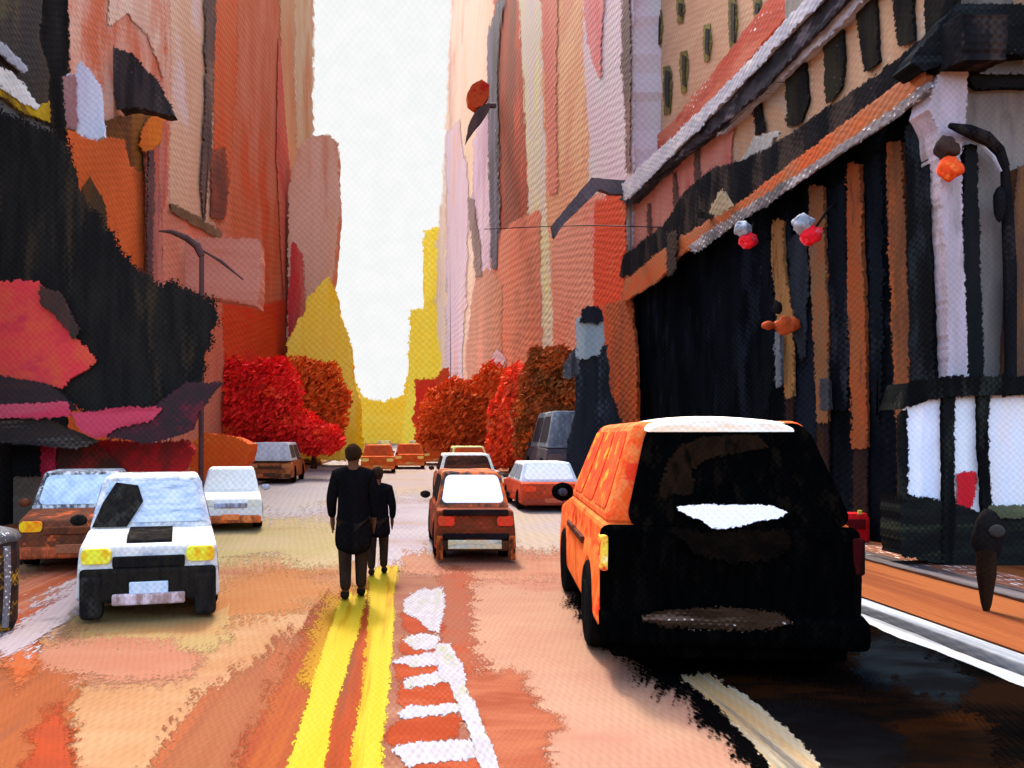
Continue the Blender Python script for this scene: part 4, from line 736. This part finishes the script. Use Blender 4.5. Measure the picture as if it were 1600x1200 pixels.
grey = dict(far); grey['body'] = grey['cabin'] = W_('gc_body', [(130, 124, 122), (160, 150, 120)], 90); grey['glass_end'] = W_('gc_glass', [(96, 90, 92), (200, 190, 120)], 90)
lime = dict(far); lime['body'] = lime['cabin'] = W_('lc_body', [(224, 216, 120), (214, 206, 140)], 80)
for i, (px, Yc, mm, lab) in enumerate(((590, 46, far, 'orange car far down the street, directly right of the taller walker'), (640, 52, far, 'orange car far down the street, midway between the walkers and the small rusty car'),
                                  (682, 60, far, 'orange car far down the street, partly hidden directly left of the brown car'), (735, 38, lime, 'pale lime car with only its roof showing above the brown car'),
                                  (600, 100, grey, 'farthest grey car, its roof just above the orange car beside the walkers'), (650, 104, grey, 'farthest grey car, its roof just above the orange car midway to the small rusty car'))):
    car('distant_car', lab, 'car', (px - VX) * Yc / F, Yc, 1.9, 4.4, 1.55, mm, group='cars queueing at the far end')
# grey van
car('grey_van', 'tall slate grey van parked on the right behind the big orange car', 'van', 6.2, 29, 2.5, 5.2, 2.9,
    dict(body=W_('gv_body', [(84, 76, 82), (70, 70, 74), (100, 92, 96)], 29, streak='n'), cabin=W_('gv_cabin', [(120, 130, 138), (96, 102, 110), (150, 160, 166)], 29, streak='n', speck=.2), glass_end=W_('gv_glass', [(96, 104, 112), (130, 140, 148)], 29),
         glass_side=W_('gv_side', [(60, 58, 62)], 29), dark=W_('gv_dark', [(50, 48, 50)], 29), light=W_('gv_lamp', [(110, 90, 84)], 29), plate=W_('gv_plate', [(110, 104, 104)], 29), bumper=W_('gv_bumper', [(70, 62, 62)], 29)), sedan=False)

# ------------------------------------------------------------------ people
def skin_mesh(name, verts, edges, radii, mat, parent, root=0, sub=2):
    me = bpy.data.meshes.new(name); me.from_pydata(verts, edges, []); o = bpy.data.objects.new(name + '_src', me); C.objects.link(o)
    sk = o.modifiers.new('Skin', 'SKIN'); sk.use_smooth_shade = True
    for i, r in enumerate(radii):
        rr = r if isinstance(r, tuple) else (r, r); me.skin_vertices[0].data[i].radius = rr
    me.skin_vertices[0].data[root].use_root = True
    s = o.modifiers.new('Sub', 'SUBSURF'); s.levels = sub; s.render_levels = sub
    dg = bpy.context.evaluated_depsgraph_get(); ev = o.evaluated_get(dg); m2 = bpy.data.meshes.new_from_object(ev)
    bpy.data.objects.remove(o); m2.name = name; m2.materials.clear(); m2.materials.append(mat)
    for p in m2.polygons: p.use_smooth = True
    o2 = bpy.data.objects.new(name, m2); C.objects.link(o2); o2.parent = parent; ORG[o2.name] = Vector((0, 0, 0))
    return o2
def person(label, X, Y, h, rz, step, mats, coat_len=.48, lean=0.0):
    """walking away from the eye; local +y is forward"""
    t = thing('person', label, 'person', (X, Y, 0.02), rz); k = h / 1.75
    V = []; E = []; Rr = []
    def add(p, r, link=None):
        V.append(tuple(c * k for c in p)); Rr.append(tuple(c * k for c in r) if isinstance(r, tuple) else r * k)
        if link is not None: E.append((link, len(V) - 1))
        return len(V) - 1
    pel = add((0, 0, .95), (.15, .11)); wa = add((0, 0, 1.10), (.135, .10), pel); ch = add((0, .01, 1.30), (.17, .115), wa); sh = add((0, 0, 1.44), (.12, .09), ch)
    nk = add((0, .0, 1.52), .055, sh); hd = add((0, .015, 1.60), (.075, .085), nk); h2 = add((0, .02, 1.68), (.08, .095), hd); add((0, .015, 1.74), (.055, .065), h2)
    add((0, .115, 1.63), .018, h2)                                       # nose
    for s in (-1, 1):
        hip = add((s * .09, 0, .90), .10, pel); kn = add((s * .095, s * step * .5 + .04, .50), .062, hip); an = add((s * .09, s * step, .10), .042, kn)
        add((s * .095, s * step + .16, .04), (.04, .032), an); 
        so_ = add((s * .19, 0, 1.42), .062, sh); el = add((s * .25, -s * step * .25, 1.14), .045, so_); wr = add((s * .24, .06 - s * step * .35, .90), .03, el)
        pa = add((s * .24, .08 - s * step * .38, .83), (.022, .036), wr)
        for j in range(4):
            f0 = add((s * .24, .05 + j * .02 - s * step * .38, .775), .0095, pa); add((s * .236, .055 + j * .02 - s * step * .38, .735 + abs(j - 1.5) * .006), .008, f0)
        th = add((s * .228, .125 - s * step * .38, .80), .0105, pa); add((s * .224, .135 - s * step * .38, .765), .009, th)
        add((s * .078, .01, 1.62), (.012, .02), h2)                       # ear
    skin_mesh('body', V, E, Rr, mats['skin'], t)
    # trousers, coat, hair, shoes
    V, E, Rr = [], [], []
    pel = add((0, 0, .97), (.165, .125)); 
    for s in (-1, 1):
        hip = add((s * .09, 0, .88), .118, pel); kn = add((s * .095, s * step * .5 + .04, .50), .085, hip); add((s * .09, s * step, .09), .066, kn)
    skin_mesh('trousers', V, E, Rr, mats['legs'], t)
    V, E, Rr = [], [], []
    hem = add((0, 0, coat_len + .12), (.235, .18)); h0 = add((0, 0, .74), (.235, .18), hem); m1 = add((0, 0, .98), (.20, .155), h0); m2 = add((0, 0, 1.16), (.19, .165), m1); c = add((0, .01, 1.33), (.205, .165), m2); s0 = add((0, 0, 1.45), (.14, .11), c); add((0, 0, 1.54), .072, s0)
    for s in (-1, 1):
        a = add((s * .19, 0, 1.42), .085, s0); b_ = add((s * .255, -s * step * .25, 1.14), .07, a); add((s * .245, .05 - s * step * .33, .92), .05, b_)
    skin_mesh('coat', V, E, Rr, mats['coat'], t, root=0)
    hb = lump((0, -.01 * k, 1.68 * k), (.098 * k, .112 * k, .11 * k), .08, 3); obj('hair', hb, mats['hair'], t, local=True, smooth=True)
    for s in (-1, 1): obj('shoe', lump((s * .095 * k, (s * step + .07) * k, .05 * k), (.055 * k, .14 * k, .055 * k), .04, 2), mats['shoe'], t, local=True, smooth=True)
    return t
PB = dict(coat=D('coat_black', [(14, 14, 15), (20, 18, 18), (30, 26, 22)], 10.3, amp=.45), legs=D('trousers_brown', [(52, 39, 27), (30, 25, 20), (58, 44, 34)], 10.3), skin=D('skin_shadow', [(96, 60, 40), (70, 46, 34)], 10.3),
          hair=D('hair_dark', [(44, 30, 20), (60, 44, 26)], 10.3), shoe=D('shoe_dark', [(26, 22, 18), (38, 30, 22)], 10.3))
person('taller walker in a long black coat standing on the double yellow line', (552 - VX) * 10.25 / F, 10.25, 1.86, math.radians(4), .10, PB, coat_len=.36)
person('shorter walker in a dark coat and brown trousers, right beside the taller one', (590 - VX) * 12.0 / F, 12.0, 1.52, math.radians(-4), .12, PB)

# ------------------------------------------------------------------ street furniture
MK = D('iron_black', [(34, 32, 32), (26, 26, 28), (50, 46, 44)], 12.8, amp=.5)
def W3(px, py, Y): return Vector(((px - VX) * Y / F, Y, H - (py - VY) * Y / F))

Yl = 12.8; lx = W3(1579, 0, Yl).x
l = thing('street_lamp', 'black street lamp curving over a red-orange light, above the white-paned kiosk', 'street lamp', (lx, Yl, 0.12))
obj('post', tube([(lx, Yl, .12), (lx, Yl, 1.0), (lx, Yl, 3.2), W3(1578, 420, Yl), W3(1574, 330, Yl), W3(1570, 262, Yl)], [.12, .09, .08, .09, .08, .06]), MK, l)
obj('arm', tube([W3(1570, 262, Yl), W3(1560, 236, Yl), W3(1540, 216, Yl - .15), W3(1512, 204, Yl - .3), W3(1484, 196, Yl - .35)], [.07, .09, .10, .09, .04]), MK, l)
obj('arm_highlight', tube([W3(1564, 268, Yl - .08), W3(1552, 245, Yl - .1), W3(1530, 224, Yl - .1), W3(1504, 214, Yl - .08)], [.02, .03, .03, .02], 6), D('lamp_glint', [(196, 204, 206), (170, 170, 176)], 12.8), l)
obj('control_box', lump(W3(1562, 318, Yl - .12), (.09, .08, .28), .1, 2), MK, l)
# signals: red lights in pale housings
MRED = D('signal_red', [(226, 36, 44), (214, 30, 44), (240, 90, 96)], 14, streak='n', sw=6, gain=1.5)
MORG = D('signal_orange', [(226, 84, 34), (216, 70, 30), (232, 120, 50)], 14, streak='n', sw=6, gain=1.3)
MGR = D('signal_grey', [(160, 168, 178), (196, 202, 206), (90, 98, 108)], 14, streak='n', sw=8, speck=.3)
def hanging_lamp(label, pts, Y, mat, hood, bracket_to, cat='lamp', name='wall_lamp', group=None):
    c = W3(pts[0], pts[1], Y); r = pts[2] * Y / F
    t = thing(name, label, cat, tuple(c), group=group)
    obj('globe', lump(c, (r, r, r * .9), .16, 3), mat, t, smooth=True)
    if hood:
        hc = W3(hood[0], hood[1], Y); hr = hood[2] * Y / F
        obj('hood', lump(hc, (hr, hr, hr * .9), .2, 3), hood[3], t, smooth=True)
    if bracket_to: obj('bracket', tube([c + Vector((0, .02, 0)), (c + Vector(bracket_to)) / 2 + Vector((0, 0, .08)), bracket_to], .025, 6), MK, t)
    return t
hanging_lamp('red lamp with grey hood on the colonnade, left of the two red ones', (1169, 376, 14), 18.5, MRED, (1160, 358, 13, MGR), W3(1150, 340, 20) + Vector((.6, 0, .3)), group='red lamps on the colonnade')
hanging_lamp('red lamp with pale hood on the colonnade, right of the two red ones', (1266, 368, 17), 15.6, MRED, (1254, 350, 16, MGR), W3(1262, 330, 16.5) + Vector((.7, 0, .3)), group='red lamps on the colonnade')
obj('signal_lens', lump(W3(1484, 264, Yl - .4), (.17, .14, .17), .18, 3), MORG, l, smooth=True)
obj('signal_hood', lump(W3(1478, 232, Yl - .33), (.17, .15, .17), .2, 3), D('hood_brown', [(74, 52, 42), (56, 44, 40)], 12.8), l, smooth=True)
t = thing('wall_ornament', 'orange cross-shaped ornament in the dark colonnade, on the thinnest bronze column', 'ornament', tuple(W3(1222, 508, 17.6)))
bm = lump(W3(1226, 508, 17.6), (.22, .12, .2), .2, 3); lump(W3(1200, 508, 17.6), (.14, .1, .1), .2, 2, bm=bm); lump(W3(1240, 506, 17.6), (.14, .1, .16), .2, 2, bm=bm); obj('boss', bm, D('ornament_orange', [(176, 74, 34), (196, 88, 44)], 17), t, smooth=True)
obj('cap', lump(W3(1214, 480, 17.6), (.1, .09, .16), .2, 2), MK, t, smooth=True); obj('fixing', tube([W3(1222, 508, 17.6), W3(1222, 508, 17.6) + Vector((.5, .4, 0))], .03, 6), MK, t)
# mast-arm street lamp at the lilac tower
Ym = 31.0
t = thing('street_lamp', 'grey angled lamp arm reaching left from the lilac tower corner above the street', 'street lamp', (W3(985, 0, Ym).x, Ym, 0.12))
MG2 = D('lamp_grey', [(112, 98, 98), (92, 84, 86), (140, 126, 126)], 31, streak='n')
obj('post', tube([(W3(982, 0, Ym).x, Ym, .12), (W3(982, 0, Ym).x, Ym, 3), W3(982, 290, Ym)], [.14, .11, .1]), D('lamp_post_pale', [(206, 190, 180), (160, 140, 124), (110, 96, 84)], 31, sw=10), t)
obj('arm', extrude_poly([W3(p.x, p.y, Ym - .05) for p in ragged([(985, 282), (985, 302), (955, 302), (936, 296), (915, 316), (885, 345), (866, 372), (862, 352), (890, 318), (918, 286), (924, 277), (955, 280)], 1.4, 5)], (0, .3, 0)), MG2, t)
obj('arm_tip', tube([W3(868, 350, Ym), W3(863, 372, Ym)], [.1, .02], 6), MG2, t)
# orange signal at the far peach tower
t = thing('traffic_signal', 'orange-red round signal on a thin bracket against the far peach tower', 'traffic signal', tuple(W3(748, 146, 75)))
obj('lens', extrude_poly([W3(p.x, p.y, 74) for p in ragged([(752, 124), (764, 132), (764, 150), (754, 165), (742, 168), (732, 160), (730, 148), (738, 132)], 1.2, 4)], (0, 1.2, 0)), D('far_signal', [(214, 92, 48), (224, 100, 50), (206, 40, 40)], 74, streak='n', sw=8), t)
obj('bracket', extrude_poly([W3(p.x, p.y, 74) for p in ragged([(764, 160), (766, 168), (752, 190), (738, 206), (727, 224), (732, 196), (742, 176), (752, 166)], 1, 4)], (0, .6, 0)), D('far_bracket', [(116, 100, 92), (90, 80, 78)], 74), t)
obj('support', tube([W3(764, 165, 74.5), W3(775, 165, 74.5)], .25, 6), MG2, t)
# wire across the right side of the street
t = obj('overhead_wire', tube([W3(757, 358, 40), W3(850, 354, 36), W3(930, 352, 32), W3(1000, 354, 29), W3(1060, 356, 26), W3(1125, 358, 21.5)], .022, 6), D('wire_dark', [(84, 56, 56), (60, 46, 46)], 30)); tag(t, 'thin dark wire stretched level across the street to the colonnade', 'wire')
# left lamp arm and rod
t = thing('street_lamp', 'curved dark lamp arm on a short post in front of the salmon balcony, left side', 'street lamp', (W3(314, 0, 24).x, 24, 0.12))
Mlb = D('lamp_brown', [(92, 64, 60), (112, 76, 70)], 24)
obj('post', tube([(W3(314, 0, 24).x, 24, .12), W3(315, 470, 24), W3(315, 400, 24)], [.08, .075, .07]), Mlb, t)
obj('arm', tube([W3(315, 400, 24), W3(308, 384, 24), W3(292, 372, 24), W3(268, 362, 24), W3(248, 361, 24)], [.1, .12, .1, .07, .02]), Mlb, t)
obj('rod', tube([W3(318, 392, 24), W3(345, 408, 24), W3(380, 437, 24)], [.03, .05, .02]), Mlb, t)
# grey clock pylon
t = thing('clock_pylon', 'slim grey and black pylon with a dark crown before the red-orange banner', 'pylon', (W3(922, 0, 26).x, 26, 0.12))
fpy = lambda n, ps, dy, cols: front(n, ps, 26 - dy, D('py_' + n, cols, 26, speck=.4), t, .35, 1.8)
fpy('shaft', [(902, 560), (948, 540), (950, 600), (966, 650), (984, 690), (984, 780), (880, 780), (890, 690), (902, 640)], 0, [(44, 46, 50), (34, 36, 40), (80, 88, 96)])
fpy('face', [(903, 500), (918, 490), (940, 492), (944, 530), (936, 552), (918, 560), (904, 556)], .1, [(150, 162, 162), (176, 180, 174), (120, 128, 130)])
fpy('crown', [(908, 502), (912, 486), (920, 480), (932, 479), (939, 486), (942, 502), (930, 506), (918, 504)], .2, [(44, 42, 48), (34, 34, 40)])
fpy('side_panel', [(884, 570), (902, 540), (904, 580), (892, 590), (882, 590)], .05, [(150, 150, 148), (60, 58, 60)])
# near right pavement pieces
Yp = 9.0
t = thing('parking_meter', 'slim black parking meter tapering down to the orange pavement in front of the kiosk', 'parking meter', (W3(1540, 0, Yp).x, Yp, 0.12))
mx = W3(1541, 0, Yp).x; MM = D('meter_black', [(30, 28, 26), (24, 22, 22), (50, 38, 28)], 9, amp=.45)
obj('head', lump((mx + .02, Yp, .93), (.155, .12, .28), .1, 3), MM, t, smooth=True)
obj('post', tube([(mx, Yp, .12), (mx, Yp, .2), (mx, Yp, .5), (mx, Yp, .8)], [.03, .05, .09, .10]), D('meter_post', [(34, 25, 18), (46, 32, 22)], 9, amp=.45), t)
obj('dial', lump((mx + .02, Yp - .135, 1.0), (.09, .03, .07), .05, 2), D('meter_dial', [(60, 58, 54)], 9), t, smooth=True)
t = thing('newspaper_box', 'little red newspaper box at the dark wall beside the big black car back', 'newspaper box', (8.05, 14.8, .12))
obj('case', prism([(0, .0), (0, .42), (.08, .52), (.35, .52), (.35, 0)], .26, .03), D('box_red', [(204, 26, 32), (190, 22, 30), (90, 20, 22)], 14.8, speck=.1), t, local=True)
obj('window', box(-.17, .17, -.02, .01, .24, .42, .01), D('box_window', [(96, 20, 24)], 14.8), t, local=True)
obj('coin_slot', box(.05, .12, .0, .04, .50, .58, .01), D('box_yellow', [(214, 196, 80)], 14.8), t, local=True)
for s_ in (-1, 1): obj('leg', box(s_ * .2 - .03, s_ * .2 + .03, .1, .16, -.0, .02), MK, t, local=True)
# bin at the left edge
Yb = 8.6
t = thing('litter_bin', 'dark litter bin with yellow spots and grey rim, cut by the left edge', 'bin', (W3(-12, 0, Yb).x, Yb, 0.01))
obj('barrel', tube([(0, 0, 0), (0, 0, .1), (0, 0, .8), (0, 0, .92)], [.2, .24, .26, .24], 24), D('bin_dark', [(70, 46, 34), (40, 34, 34), (206, 150, 40)], 8.6, streak='n', sw=12, speck=.4), t, local=True)
obj('lid', lump((0, 0, .95), (.27, .27, .12), .06, 3), D('bin_grey', [(84, 78, 72), (110, 108, 108), (54, 46, 44)], 8.6, speck=.6), t, local=True, smooth=True)
obj('rib', tube([(.2, -.14, .06), (.23, -.15, .5), (.22, -.14, .88)], .035, 8), D('bin_rib', [(150, 156, 162), (120, 110, 106)], 8.6, speck=.6), t, local=True)
